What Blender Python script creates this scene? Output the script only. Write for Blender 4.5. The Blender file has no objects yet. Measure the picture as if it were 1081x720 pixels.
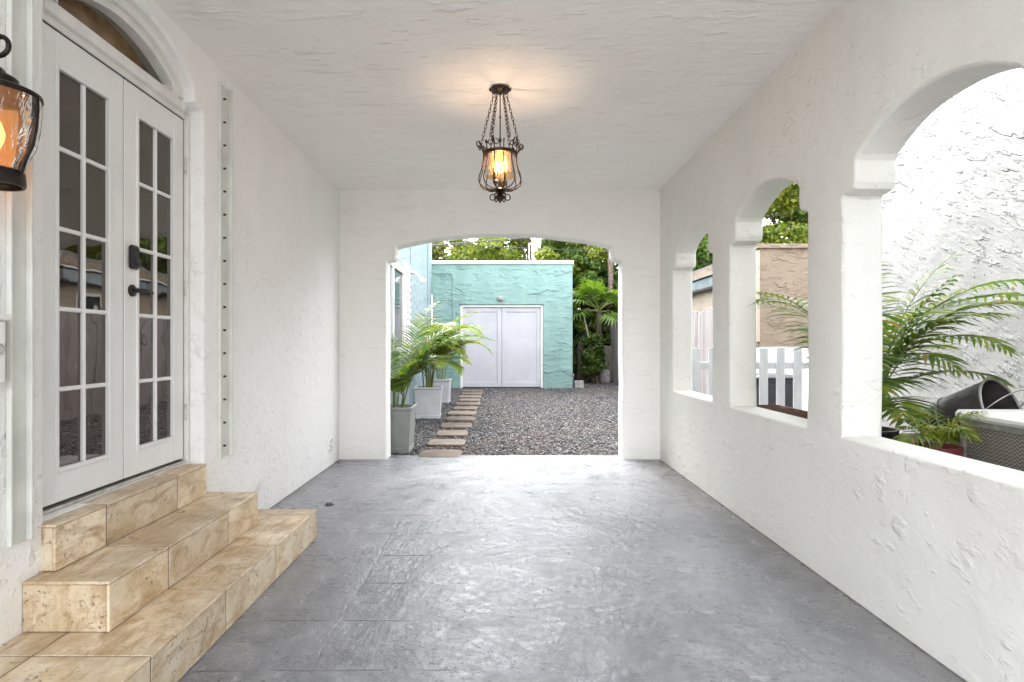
import bpy, math, random
import numpy as np
from mathutils import Vector, Matrix, noise as mnoise
from mathutils.geometry import delaunay_2d_cdt

R = math.radians
PI = math.pi
SC = bpy.context.scene
COL = SC.collection
rng = random.Random(11)

# ------------------------------------------------------------------ helpers: objects
def tag(o, label=None, cat=None, group=None, kind=None):
    if label: o['label'] = label
    if cat: o['category'] = cat
    if group: o['group'] = group
    if kind: o['kind'] = kind
    return o

def empty(name, loc=(0, 0, 0), rz=0.0):
    o = bpy.data.objects.new(name, None)
    o.empty_display_size = 0.1
    o.location = loc
    o.rotation_euler = (0, 0, rz)
    COL.objects.link(o)
    return o

class MB:
    """collects shapes, then links them as one mesh object"""
    def __init__(self):
        self.v = []; self.f = []
    def add(self, verts, faces):
        b = len(self.v)
        self.v.extend([tuple(p) for p in verts])
        self.f.extend([tuple(b + i for i in f) for f in faces])
    def box(self, lo, hi, M=None):
        x0, y0, z0 = lo; x1, y1, z1 = hi
        vs = [Vector(p) for p in ((x0,y0,z0),(x1,y0,z0),(x1,y1,z0),(x0,y1,z0),(x0,y0,z1),(x1,y0,z1),(x1,y1,z1),(x0,y1,z1))]
        if M: vs = [M @ p for p in vs]
        self.add(vs, [(0,3,2,1),(4,5,6,7),(0,1,5,4),(1,2,6,5),(2,3,7,6),(3,0,4,7)])
    def cbox(self, lo, hi, c=0.004, top_only=False):
        """box with chamfered edges"""
        lo = Vector(lo); hi = Vector(hi); vs = []
        idx = {}
        for sx in (0, 1):
            for sy in (0, 1):
                for sz in (0, 1):
                    p = Vector((hi.x if sx else lo.x, hi.y if sy else lo.y, hi.z if sz else lo.z))
                    ins = Vector((-c if sx else c, -c if sy else c, -c if sz else c))
                    for ax in range(3):
                        q = p.copy()
                        for k in range(3):
                            if k != ax: q[k] += ins[k]
                        idx[(sx, sy, sz, ax)] = len(vs); vs.append(q)
        fs = []
        g = lambda *a: idx[a]
        # main faces
        for s in (0, 1):
            f = [g(s,0,0,0), g(s,1,0,0), g(s,1,1,0), g(s,0,1,0)]; fs.append(f if s else f[::-1])
            f = [g(0,s,0,1), g(0,s,1,1), g(1,s,1,1), g(1,s,0,1)]; fs.append(f if s else f[::-1])
            f = [g(0,0,s,2), g(1,0,s,2), g(1,1,s,2), g(0,1,s,2)]; fs.append(f if s else f[::-1])
        ctr = (lo + hi) / 2
        def put(f):
            a, b, d = vs[f[0]], vs[f[1]], vs[f[2]]
            n = (b - a).cross(d - a)
            if n.dot((a + b + d) / 3 - ctr) < 0: f = f[::-1]
            fs.append(f)
        for a in (0, 1):
            for b in (0, 1):
                put([g(0,a,b,1), g(1,a,b,1), g(1,a,b,2), g(0,a,b,2)])
                put([g(a,0,b,0), g(a,1,b,0), g(a,1,b,2), g(a,0,b,2)])
                put([g(a,b,0,0), g(a,b,1,0), g(a,b,1,1), g(a,b,0,1)])
                for d in (0, 1):
                    put([g(a,b,d,0), g(a,b,d,1), g(a,b,d,2)])
        self.add(vs, fs)
    def tube(self, pts, r, n=8, closed=False, cap=True):
        pts = [Vector(p) for p in pts]
        m = len(pts)
        rs = r if isinstance(r, (list, tuple)) else [r] * m
        tang = []
        for i in range(m):
            if closed: t = pts[(i+1) % m] - pts[i-1]
            else: t = pts[min(i+1, m-1)] - pts[max(i-1, 0)]
            tang.append(t.normalized() if t.length > 1e-9 else Vector((0,0,1)))
        up = Vector((0,0,1)) if abs(tang[0].z) < 0.9 else Vector((1,0,0))
        nrm = (up - tang[0] * up.dot(tang[0])).normalized()
        vs = []; fs = []
        for i in range(m):
            if i:
                nrm = nrm - tang[i] * nrm.dot(tang[i])
                nrm = nrm.normalized() if nrm.length > 1e-6 else tang[i].orthogonal().normalized()
            bn = tang[i].cross(nrm)
            for k in range(n):
                a = 2 * PI * k / n
                vs.append(pts[i] + (nrm * math.cos(a) + bn * math.sin(a)) * rs[i])
        for i in range(m if closed else m - 1):
            j = (i + 1) % m
            for k in range(n):
                l = (k + 1) % n
                fs.append((i*n+k, i*n+l, j*n+l, j*n+k))
        if cap and not closed:
            fs.append(tuple(range(n))[::-1]); fs.append(tuple((m-1)*n + k for k in range(n)))
        self.add(vs, fs)
    def lathe(self, prof, n=32, M=None, close_ends=True):
        vs = []; fs = []
        for (r, z) in prof:
            for k in range(n):
                a = 2 * PI * k / n
                vs.append(Vector((r * math.cos(a), r * math.sin(a), z)))
        for i in range(len(prof) - 1):
            for k in range(n):
                l = (k + 1) % n
                fs.append((i*n+k, i*n+l, (i+1)*n+l, (i+1)*n+k))
        if close_ends:
            fs.append(tuple(range(n))[::-1]); fs.append(tuple((len(prof)-1)*n + k for k in range(n)))
        if M: vs = [M @ p for p in vs]
        self.add(vs, fs)
    def build(self, name, material, parent=None, smooth=None, bevel=0.0):
        me = bpy.data.meshes.new(name)
        me.from_pydata(self.v, [], self.f)
        me.validate(); me.update()
        if smooth is not None:
            me.polygons.foreach_set('use_smooth', [True] * len(me.polygons))
            me.set_sharp_from_angle(angle=R(smooth))
        if material: me.materials.append(material)
        o = bpy.data.objects.new(name, me)
        COL.objects.link(o)
        if parent: o.parent = parent
        if bevel:
            b = o.modifiers.new('bevel', 'BEVEL'); b.width = bevel; b.segments = 2; b.limit_method = 'ANGLE'; b.angle_limit = R(40)
        return o

def np_mesh(name, verts, faces, material, parent=None, smooth=False):
    verts = np.asarray(verts, dtype=np.float32); faces = np.asarray(faces, dtype=np.int32)
    me = bpy.data.meshes.new(name)
    nf, k = faces.shape
    me.vertices.add(len(verts)); me.vertices.foreach_set('co', verts.ravel())
    me.loops.add(nf * k); me.loops.foreach_set('vertex_index', faces.ravel())
    me.polygons.add(nf); me.polygons.foreach_set('loop_start', np.arange(0, nf * k, k, dtype=np.int32))
    if smooth: me.polygons.foreach_set('use_smooth', np.ones(nf, dtype=bool))
    me.update(calc_edges=True); me.validate()
    me.materials.append(material)
    o = bpy.data.objects.new(name, me); COL.objects.link(o)
    if parent: o.parent = parent
    return o

# ------------------------------------------------------------------ helpers: materials
class NT:
    def __init__(self, name):
        self.m = bpy.data.materials.new(name); self.m.use_nodes = True
        self.t = self.m.node_tree; self.t.nodes.clear()
        self.out = self.n('ShaderNodeOutputMaterial')
    def n(self, typ, **kw):
        nd = self.t.nodes.new(typ)
        for k, v in kw.items():
            if k.startswith('_'): setattr(nd, k[1:], v)
        for k, v in kw.items():
            if not k.startswith('_'):
                self.set(nd, k, v)
        return nd
    def set(self, nd, key, v):
        s = nd.inputs[int(key[1:])] if key[0] == 'i' and key[1:].isdigit() else nd.inputs[key.replace('_', ' ')]
        if isinstance(v, bpy.types.NodeSocket): self.t.links.new(v, s)
        else: s.default_value = v
    def pos(self): return self.n('ShaderNodeNewGeometry').outputs['Position']
    def island(self): return self.n('ShaderNodeNewGeometry').outputs['Random Per Island']
    def map(self, v, scale=(1,1,1), rot=(0,0,0), loc=(0,0,0)):
        nd = self.n('ShaderNodeMapping', i0=v); nd.inputs['Scale'].default_value = scale
        nd.inputs['Rotation'].default_value = rot; nd.inputs['Location'].default_value = loc
        return nd.outputs[0]
    def noise(self, v, scale, detail=4, rough=0.55, dist=0.0):
        nd = self.n('ShaderNodeTexNoise', Vector=v, Scale=scale, Detail=detail, Roughness=rough, Distortion=dist)
        return nd.outputs['Fac']
    def ramp(self, fac, stops, interp='LINEAR'):
        nd = self.n('ShaderNodeValToRGB', i0=fac); cr = nd.color_ramp; cr.interpolation = interp
        while len(cr.elements) < len(stops): cr.elements.new(0.5)
        for e, (p, c) in zip(cr.elements, stops):
            e.position = p; e.color = (c, c, c, 1) if isinstance(c, (int, float)) else (*c, 1)
        return nd.outputs[0]
    def math(self, op, a, b=0.0, c=0.0, clamp=False):
        nd = self.n('ShaderNodeMath', _operation=op, _use_clamp=clamp, i0=a, i1=b, i2=c); return nd.outputs[0]
    def mix(self, fac, a, b, mode='MIX'):
        nd = self.n('ShaderNodeMix', _data_type='RGBA', _blend_type=mode)
        self.set(nd, 'i0', fac)
        for i, v in ((6, a), (7, b)):
            if isinstance(v, bpy.types.NodeSocket): self.t.links.new(v, nd.inputs[i])
            else: nd.inputs[i].default_value = (*v, 1)
        return nd.outputs[2]
    def bump(self, h, dist=0.01, strength=1.0, normal=None):
        nd = self.n('ShaderNodeBump', Height=h, Distance=dist, Strength=strength)
        if normal: self.set(nd, 'Normal', normal)
        return nd.outputs[0]
    def bsdf(self, color, rough=0.6, normal=None, **kw):
        nd = self.n('ShaderNodeBsdfPrincipled')
        self.set(nd, 'Base_Color', color if isinstance(color, bpy.types.NodeSocket) else (*color, 1))
        self.set(nd, 'Roughness', rough)
        if normal: self.set(nd, 'Normal', normal)
        for k, v in kw.items(): self.set(nd, k, v)
        return nd.outputs[0]
    def done(self, sh):
        self.t.links.new(sh, self.out.inputs[0]); return self.m

def simple(name, color, rough=0.5, var=0.12, vscale=6.0, bump=0.0, bscale=40.0, **kw):
    t = NT(name); p = t.n('ShaderNodeTexCoord').outputs['Object']
    nz = t.noise(p, vscale, 5)
    c2 = tuple(max(0, c * (1 - var * 1.6)) for c in color); c1 = tuple(min(1, c * (1 + var * .7)) for c in color)
    col = t.mix(t.ramp(nz, [(.3, 0.0), (.7, 1.0)]), c2, c1)
    rn = t.math('MULTIPLY_ADD', t.noise(p, vscale * 3, 3), 0.2, rough - 0.1, clamp=True)
    nrm = t.bump(t.noise(p, bscale, 4), bump) if bump else None
    return t.done(t.bsdf(col, rn, nrm, **kw))

def stucco(name, c_hi, c_lo, scale=9.0, stretch=(1, 1, 1), rot=(0, 0, 0), depth=0.006, lo=.57, hi=.64, broad=0.02, fine=0.0015, stain=0.5, groove=0.0, rough=.75, soft=1.0, cracks=.0):
    """hand trowelled stucco: scattered dabs with crisp lips over broad soft unevenness and fine grain"""
    t = NT(name); p = t.pos()
    q = t.map(t.map(p, (1, 1, 1), rot), stretch)
    warp = t.n('ShaderNodeTexNoise', Vector=q, Scale=scale * .3, Detail=2.0)
    wv = t.n('ShaderNodeVectorMath', _operation='MULTIPLY_ADD', i0=warp.outputs['Color'], i1=(.10, .10, .10), i2=q).outputs[0]
    a = t.noise(wv, scale, 4.0, .55)
    dab = t.ramp(a, [(lo, 0.0), (hi, 1.0)], 'EASE')
    b = t.noise(t.map(wv, (1.5, 1.5, 1.5), (.4, .9, .2), (3, 7, 1)), scale, 4.0, .6)
    dab2 = t.ramp(b, [(lo + .01, 0.0), (hi - .01, 1.0)], 'EASE')
    dip = t.ramp(a, [(1 - hi - .04, 0.0), (1 - lo, 1.0)], 'EASE')
    h = t.math('ADD', t.math('MULTIPLY_ADD', dab2, .7, dab), t.math('MULTIPLY', dip, .45))
    area = t.ramp(t.noise(t.map(p, (1, 1, 1), (0, 0, 0), (4, 8, 2)), .9, 3), [(.36, .35), (.62, 1.25)])
    h = t.math('MULTIPLY', h, area)
    h = t.math('MULTIPLY_ADD', t.noise(wv, scale * 2.2, 5, .65), .9 * soft, h)
    cw = t.n('ShaderNodeVectorMath', _operation='MULTIPLY_ADD', i0=t.n('ShaderNodeTexNoise', Vector=p, Scale=3.5, Detail=5.0).outputs['Color'], i1=(.35, .35, .35), i2=p).outputs[0]
    vor = t.n('ShaderNodeTexVoronoi', Vector=cw, Scale=.75, _feature='DISTANCE_TO_EDGE')
    crk = t.math('MULTIPLY', t.ramp(vor.outputs['Distance'], [(0.0, 1.0), (.004, 0.0)]), t.ramp(t.noise(p, .8, 3), [(.50, 0.0), (.60, 1.0)]))
    h = t.math('SUBTRACT', h, t.math('MULTIPLY', crk, cracks * 1.2))
    n1 = t.bump(t.noise(p, 1.7, 2), broad)
    n2 = t.bump(h, depth, 1.0, n1)
    n3 = t.bump(t.noise(p, 85, 4, .65), fine, 1.0, n2)
    s = t.noise(t.map(p, (1, 1, .35)), 2.3, 6, .62)
    sm = t.math('MULTIPLY', t.ramp(s, [(.42, 0.0), (.72, 1.0)]), stain)
    col = t.mix(sm, c_hi, c_lo)
    col = t.mix(t.math('MULTIPLY', crk, cracks * .55), col, tuple(c * .5 for c in c_lo))
    # sparse darker marks where the second noise runs low
    if groove:
        g = t.math('MULTIPLY', t.ramp(b, [(.27, 1.0), (.33, 0.0)]), t.ramp(t.noise(p, 2.1, 3), [(.48, 0.0), (.62, 1.0)]))
        col = t.mix(t.math('MULTIPLY', g, groove), col, tuple(c * .5 for c in c_lo))
    return t.done(t.bsdf(col, rough, n3))

M = {}
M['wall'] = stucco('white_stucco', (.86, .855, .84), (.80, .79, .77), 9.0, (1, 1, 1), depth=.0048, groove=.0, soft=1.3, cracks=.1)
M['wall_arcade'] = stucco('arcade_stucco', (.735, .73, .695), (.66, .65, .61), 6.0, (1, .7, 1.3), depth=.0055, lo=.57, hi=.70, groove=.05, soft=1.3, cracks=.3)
M['wall_end'] = stucco('end_stucco', (.82, .815, .785), (.75, .74, .70), 5.0, (.5, 1, 1.6), depth=.0055, lo=.56, hi=.68, groove=.05, soft=1.2, cracks=.3)
M['ceiling'] = stucco('ceiling_stucco', (.88, .865, .835), (.81, .795, .76), 4.0, (.55, 1.4, 1), depth=.0085, lo=.57, hi=.68, groove=.12, soft=1.2, cracks=.15)
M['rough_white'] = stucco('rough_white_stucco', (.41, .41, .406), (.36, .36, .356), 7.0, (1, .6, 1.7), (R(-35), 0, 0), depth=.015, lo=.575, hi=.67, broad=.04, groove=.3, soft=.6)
M['turquoise'] = stucco('turquoise_stucco', (.205, .325, .298), (.165, .265, .25), 2.6, (.6, 1, 1.5), depth=.020, lo=.54, hi=.66, broad=.04, stain=.9, soft=.9, groove=.5)
M['turquoise_pale'] = stucco('pale_turquoise_stucco', (.24, .315, .325), (.205, .28, .295), 5.0, (1, .6, 1.4), depth=.015, stain=.6)
M['beige'] = stucco('beige_stucco', (.225, .175, .125), (.18, .138, .097), 4.0, (.7, 1, 1.4), depth=.022, lo=.54, hi=.62)
M['cream'] = stucco('cream_stucco', (.40, .335, .26), (.33, .275, .21), 5.0, depth=.01)
M['door_white'] = simple('door_paint', (.80, .80, .785), .38, .03, 3.0, bump=.0006, bscale=25)
M['garage_door'] = simple('garage_door_paint', (.46, .455, .482), .5, .06, 2.0, bump=.001, bscale=20)
M['trim_white'] = simple('trim_paint', (.78, .77, .74), .45, .06, 8.0, bump=.001, bscale=30)
M['track'] = simple('shutter_track_paint', (.66, .67, .63), .5, .1, 5.0, bump=.0008)
M['iron'] = simple('dark_bronze_iron', (.075, .05, .034), .42, .5, 30.0, bump=.001, bscale=60, Metallic=.75)
M['iron_dark'] = simple('black_bronze_iron', (.028, .022, .018), .4, .4, 30.0, bump=.001, bscale=60, Metallic=.7)
M['iron_brown'] = simple('brown_bronze_iron', (.10, .055, .03), .4, .5, 30.0, bump=.001, bscale=60, Metallic=.8)
M['black'] = simple('black_hardware', (.02, .02, .02), .32, .3, 20.0, Metallic=.3)
M['steel'] = simple('hinge_steel', (.6, .58, .54), .4, .2, 20.0, Metallic=.6)
M['rust'] = simple('rusty_iron', (.13, .05, .025), .8, .5, 25.0, bump=.003, bscale=80)
M['planter_grey'] = simple('grey_planter', (.25, .26, .245), .55, .1, 6.0, bump=.001)
M['planter_white'] = simple('white_planter', (.50, .50, .52), .5, .08, 6.0, bump=.001)
M['pot_red'] = simple('red_pot', (.17, .03, .03), .45, .25, 8.0)
M['soil'] = simple('potting_soil', (.05, .035, .025), .95, .5, 30.0, bump=.02, bscale=60)
M['concrete'] = simple('old_concrete', (.36, .35, .33), .9, .25, 7.0, bump=.004, bscale=40)
M['bin'] = simple('dark_bin_plastic', (.018, .018, .026), .45, .3, 8.0)
M['bucket'] = simple('weathered_dark_metal', (.085, .075, .075), .45, .4, 9.0, bump=.001, Metallic=.4)
M['bucket_rim'] = simple('worn_metal_rim', (.42, .41, .40), .45, .3, 12.0, Metallic=.5)
M['gutter'] = simple('gutter_metal', (.42, .47, .52), .35, .25, 3.0, Metallic=.6)
M['roof_dark'] = simple('roof_felt', (.16, .155, .15), .9, .25, 4.0, bump=.005)
M['coping'] = simple('white_coping', (.80, .80, .79), .6, .08, 5.0, bump=.002)
M['slab_brown'] = simple('brown_paver', (.128, .098, .076), .85, .3, 5.0, bump=.006, bscale=30)
M['bark'] = simple('bark', (.12, .09, .065), .95, .4, 12.0, bump=.03, bscale=25)
M['palm_bark'] = simple('palm_bark', (.22, .17, .13), .95, .4, 14.0, bump=.03, bscale=30)
M['cane'] = simple('palm_cane', (.16, .19, .05), .6, .3, 10.0)
M['cable'] = simple('cable_black', (.02, .02, .02), .6, .1)
M['dark_glass'] = simple('dark_window', (.02, .025, .03), .06, .1, 4.0, IOR=1.9)
M['candle'] = simple('candle_sleeve', (.16, .09, .05), .6, .3, 30.0)
M['lilac'] = simple('old_plaster', (.7, .66, .7), .7, .1, 4.0)

def door_glass():
    t = NT('door_glass'); p = t.pos()
    w = t.bump(t.noise(p, 5.0, 1), .0012)
    return t.done(t.bsdf((.014, .011, .009), .012, w, IOR=2.0, Specular_Tint=(1.0, .90, .80, 1)))
M['glass'] = door_glass()
M['fan_glass'] = simple('fanlight_glass', (.24, .155, .08), .05, .25, 9.0, IOR=1.6)
M['reveal'] = simple('fanlight_reveal_paint', (.36, .37, .31), .6, .15, 5.0, bump=.002)

def amber(name, tint, frost):
    t = NT(name); p = t.n('ShaderNodeTexCoord').outputs['Object']
    wob = t.bump(t.noise(t.map(p, (1, 1, .35)), 28.0, 2, .5, 1.0), .012)
    tr = t.n('ShaderNodeBsdfTransparent'); tr.inputs[0].default_value = (*tint, 1)
    tl = t.n('ShaderNodeBsdfTranslucent'); tl.inputs[0].default_value = (*[min(1, c * 1.0) for c in tint], 1); t.set(tl, 'Normal', wob)
    gl = t.n('ShaderNodeBsdfGlossy', Roughness=.06); gl.inputs[0].default_value = (.9, .9, .9, 1); t.set(gl, 'Normal', wob)
    m1 = t.n('ShaderNodeMixShader', i0=frost, i1=tr.outputs[0], i2=tl.outputs[0])
    fr = t.n('ShaderNodeFresnel', IOR=1.5); t.set(fr, 'Normal', wob)
    m2 = t.n('ShaderNodeMixShader', i0=fr.outputs[0], i1=m1.outputs[0], i2=gl.outputs[0])
    return t.done(m2.outputs[0])
M['amber'] = amber('amber_glass', (1.0, .64, .32), .14)
M['seeded'] = amber('seeded_glass', (.95, .68, .43), .14)

def emit(name, col, s):
    t = NT(name); e = t.n('ShaderNodeEmission', Strength=s); e.inputs[0].default_value = (*col, 1)
    return t.done(e.outputs[0])
M['bulb'] = emit('lit_bulb', (1.0, .62, .22), 1.3)
M['bulb_lantern'] = emit('lit_lantern_bulb', (1.0, .55, .20), .42)

def travertine():
    t = NT('travertine'); p = t.pos(); isl = t.island()
    off = t.math('MULTIPLY', isl, 37.0)
    o3 = t.n('ShaderNodeCombineXYZ', X=off, Y=t.math('MULTIPLY', off, .37), Z=t.math('MULTIPLY', off, .21)).outputs[0]
    q = t.n('ShaderNodeVectorMath', _operation='ADD', i0=p, i1=o3).outputs[0]
    cloud = t.noise(t.map(q, (1.6, 1.0, 1.4)), 4.2, 8, .66, .5)
    vein = t.noise(t.map(q, (3.4, 1.1, 3.0), (.2, .1, .5)), 3.6, 8, .7, 1.1)
    c = t.ramp(cloud, [(.28, (.45, .31, .17)), (.43, (.66, .52, .34)), (.54, (.78, .665, .49)), (.70, (.84, .76, .62))])
    vm = t.ramp(vein, [(.34, 1.0), (.50, 0.0)])
    c = t.mix(t.math('MULTIPLY', vm, .78), c, (.36, .215, .10))
    vl = t.ramp(vein, [(.58, 0.0), (.70, 1.0)])
    c = t.mix(t.math('MULTIPLY', vl, .5), c, (.84, .76, .62))
    region = t.ramp(t.noise(q, 4.5, 3), [(.45, 0.0), (.60, 1.0)])
    p1 = t.ramp(t.noise(t.map(q, (1, 1.3, 1)), 55.0, 4, .65), [(.33, 1.0), (.40, 0.0)])
    p2 = t.ramp(t.noise(t.map(q, (1, 1.8, 1), (.3, .2, .8)), 24.0, 5, .7), [(.30, 1.0), (.36, 0.0)])
    pm = t.math('MAXIMUM', t.math('MULTIPLY', p1, region), t.math('MULTIPLY', p2, t.math('MULTIPLY_ADD', region, .7, .3)))
    c = t.mix(t.math('MULTIPLY', pm, .8), c, (.20, .105, .04))
    c = t.mix(1.0, c, t.ramp(isl, [(0, .80), (1, 1.12)]), 'MULTIPLY')
    sz = t.n('ShaderNodeSeparateXYZ', i0=t.n('ShaderNodeNewGeometry').outputs['Normal']).outputs[2]
    dirt = t.ramp(t.noise(p, 4.0, 6, .68), [(.38, 0.0), (.70, .75)])
    wear = t.math('MULTIPLY', dirt, t.ramp(sz, [(.4, .35), (.8, 1.0)]))      # foot traffic stains the treads
    c = t.mix(wear, c, (.35, .235, .125))
    h = t.math('SUBTRACT', t.math('MULTIPLY', vein, .25), pm)
    ro = t.ramp(t.noise(p, 7, 3), [(.3, .26), (.7, .55)])
    return t.done(t.bsdf(c, ro, t.bump(h, .004)))
M['travertine'] = travertine()
M['grout'] = simple('grout', (.22, .17, .12), .95, .2, 30, bump=.002)

def floor_mat():
    t = NT('painted_concrete'); p = t.pos()
    sx = t.n('ShaderNodeSeparateXYZ', i0=p); X, Y = sx.outputs[0], sx.outputs[1]
    big = t.noise(t.map(p, (1.0, .55, 1)), 1.1, 5, .6, .6)
    mid = t.noise(p, 5.5, 6, .65, .4)
    c = t.mix(t.ramp(big, [(.32, 0.0), (.68, 1.0)]), (.150, .152, .164), (.265, .268, .288))
    c = t.mix(t.math('MULTIPLY', t.ramp(mid, [(.45, 0.0), (.72, 1.0)]), .55), c, (.36, .36, .372))
    # scuffs: sharp-edged worn paint patches and dark flecks, streaked along the drive
    sc = t.noise(t.map(p, (1.0, .8, 1), (0, 0, .35)), 21.0, 5, .72, .8)
    scm = t.math('MULTIPLY', t.ramp(sc, [(.585, 0.0), (.62, 1.0)]), t.ramp(t.noise(p, 1.4, 3), [(.44, 0.0), (.62, 1.0)]))
    c = t.mix(t.math('MULTIPLY', scm, .45), c, (.46, .46, .46))
    fl = t.noise(t.map(p, (.8, 1.5, 1)), 40.0, 5, .72)
    flm = t.math('MULTIPLY', t.ramp(fl, [(.345, 1.0), (.39, 0.0)]), t.ramp(t.noise(p, 1.5, 4, .65), [(.42, 0.0), (.58, 1.0)]))
    c = t.mix(t.math('MULTIPLY', flm, .7), c, (.10, .10, .10))
    # trowelled seam of an old joint and the short paver joints that telegraph through the paint
    wob = t.math('MULTIPLY_ADD', t.noise(p, 1.2, 5, .7), .12, -.06)
    dx = t.math('ABSOLUTE', t.math('ADD', t.math('ADD', X, .79), wob))
    seam = t.math('MULTIPLY', t.math('MULTIPLY', t.ramp(dx, [(0.0, 1.0), (.010, 0.0)]), t.ramp(t.noise(p, 9.0, 4, .7), [(.42, .1), (.55, 1.0)])), t.ramp(t.math('MULTIPLY', Y, .1), [(.50, 1.0), (.56, 0.0)]))
    wy = t.math('MULTIPLY_ADD', t.noise(p, 1.3, 2), .05, -.025)
    fy = t.math('FRACT', t.math('DIVIDE', t.math('ADD', Y, wy), .455))
    dy = t.math('ABSOLUTE', t.math('SUBTRACT', fy, .5))
    jl = t.ramp(dy, [(0.0, 1.0), (.011, 0.0)])
    xr = t.ramp(t.math('MULTIPLY_ADD', X, .25, .5), [(.17, 0.0), (.18, 1.0), (.37, 1.0), (.46, 0.0)])
    jg = t.math('MULTIPLY', t.math('MULTIPLY', jl, xr), t.ramp(t.noise(t.map(p, (2, 1, 1), (0, 0, 0), (5, 1, 0)), 1.5, 3), [(.47, 0.0), (.55, 1.0)]))
    jg = t.math('MULTIPLY', jg, t.ramp(t.math('MULTIPLY', Y, .1), [(.50, 1.0), (.56, 0.0)]))
    c = t.mix(t.math('MULTIPLY', jg, .75), c, (.09, .09, .09))
    c = t.mix(t.math('MULTIPLY', seam, .4), c, (.12, .12, .12))
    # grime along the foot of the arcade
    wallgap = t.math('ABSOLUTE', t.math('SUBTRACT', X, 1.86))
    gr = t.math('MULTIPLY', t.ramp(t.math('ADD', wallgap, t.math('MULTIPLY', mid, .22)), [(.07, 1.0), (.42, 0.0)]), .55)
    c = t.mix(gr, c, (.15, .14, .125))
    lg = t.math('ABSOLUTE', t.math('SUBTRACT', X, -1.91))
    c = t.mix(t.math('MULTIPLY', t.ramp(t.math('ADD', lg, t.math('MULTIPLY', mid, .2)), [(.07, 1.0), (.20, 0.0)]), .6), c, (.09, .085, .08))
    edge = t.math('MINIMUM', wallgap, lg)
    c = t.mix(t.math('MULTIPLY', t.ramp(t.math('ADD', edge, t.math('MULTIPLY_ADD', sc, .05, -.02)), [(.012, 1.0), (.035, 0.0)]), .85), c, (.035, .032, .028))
    h = t.math('ADD', t.math('MULTIPLY', mid, .7), t.math('MULTIPLY', sc, .6))
    h = t.math('SUBTRACT', h, t.math('MULTIPLY', seam, .22))
    h = t.math('SUBTRACT', h, t.math('MULTIPLY', jg, .9))
    h = t.math('SUBTRACT', h, t.math('MULTIPLY', flm, .5))
    n = t.bump(h, .0075, 1.0, t.bump(big, .03))
    ro = t.ramp(t.noise(p, 3.2, 5, .65), [(.3, .19), (.7, .42)])
    return t.done(t.bsdf(c, ro, n, IOR=1.45))
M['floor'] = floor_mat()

def ground_mat():
    t = NT('gravel_bed'); p = t.pos()
    v = t.n('ShaderNodeTexVoronoi', Vector=p, Scale=26.0)
    c = t.ramp(v.outputs['Color'], [(0, (.07, .07, .075)), (.5, (.15, .145, .145)), (1, (.28, .265, .25))])
    c = t.mix(t.ramp(t.noise(p, .8, 4), [(.4, 0.0), (.7, .6)]), c, (.12, .09, .07))
    return t.done(t.bsdf(c, .9, t.bump(v.outputs['Distance'], .03)))
M['ground'] = ground_mat()

def stone_mat():
    t = NT('gravel_stones'); p = t.pos(); i = t.island()
    c = t.ramp(i, [(0, (.032, .033, .038)), (.35, (.062, .062, .068)), (.65, (.098, .096, .099)), (.85, (.135, .122, .116)), (1, (.26, .25, .25))])
    c = t.mix(t.ramp(t.noise(p, .9, 4), [(.45, 0.0), (.75, .55)]), c, (.15, .105, .085))
    return t.done(t.bsdf(c, .8))
M['stones'] = stone_mat()

def wood_fence(name, a, b, gap=True, axis=1, pitch=.14):
    t = NT(name); p = t.pos(); i = t.island()
    g = t.noise(t.map(p, (14, 14, 1.2)), 2.5, 6, .65)
    c = t.mix(t.ramp(g, [(.3, 0.0), (.7, 1.0)]), a, b)
    c = t.mix(1.0, c, t.ramp(i, [(0, .78), (1, 1.15)]), 'MULTIPLY')
    k = t.ramp(t.noise(t.map(p, (1, 1, .3)), 3.0, 5, .7), [(.5, 0.0), (.8, .6)])
    c = t.mix(k, c, tuple(x * .4 for x in a))
    return t.done(t.bsdf(c, .85, t.bump(g, .006)))
M['fence'] = wood_fence('weathered_fence_wood', (.21, .186, .182), (.35, .318, .313))
M['gate_wood'] = wood_fence('old_gate_wood', (.17, .15, .12), (.32, .29, .24))
M['picket'] = wood_fence('white_picket_paint', (.56, .58, .585), (.66, .68, .685))
M['pole_wood'] = wood_fence('pole_wood', (.2, .16, .12), (.38, .33, .27))

def leaf_mat(name, stops, transl=.35, rough=.45):
    t = NT(name); i = t.island()
    c = t.ramp(i, stops)
    p = t.bsdf(c, rough, None)
    tl = t.n('ShaderNodeBsdfTranslucent'); t.set(tl, 'i0', t.mix(1.0, c, (1.5, 1.6, .7), 'MULTIPLY'))
    m = t.n('ShaderNodeMixShader', i0=transl, i1=p, i2=tl.outputs[0])
    return t.done(m.outputs[0])
M['leaf_yellow'] = leaf_mat('yellow_green_leaves', [(0, (.07, .12, .012)), (.5, (.15, .20, .02)), (.85, (.24, .26, .03)), (1, (.30, .24, .04))])
M['leaf_green'] = leaf_mat('green_leaves', [(0, (.035, .075, .012)), (.6, (.07, .13, .018)), (1, (.15, .20, .03))])
M['leaf_dark'] = leaf_mat('dark_leaves', [(0, (.02, .045, .012)), (.6, (.04, .085, .02)), (1, (.09, .13, .03))])
M['leaf_olive'] = leaf_mat('olive_leaves', [(0, (.06, .08, .015)), (.6, (.13, .14, .03)), (1, (.26, .20, .05))])
M['palm_leaf'] = leaf_mat('areca_leaflets', [(0, (.05, .115, .015)), (.5, (.085, .155, .02)), (.85, (.14, .20, .025)), (1, (.25, .23, .04))], .3)
M['palm_yellow'] = leaf_mat('yellow_areca_leaflets', [(0, (.085, .15, .012)), (.5, (.155, .22, .018)), (.93, (.28, .29, .035)), (1, (.28, .18, .06))], .35)
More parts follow.
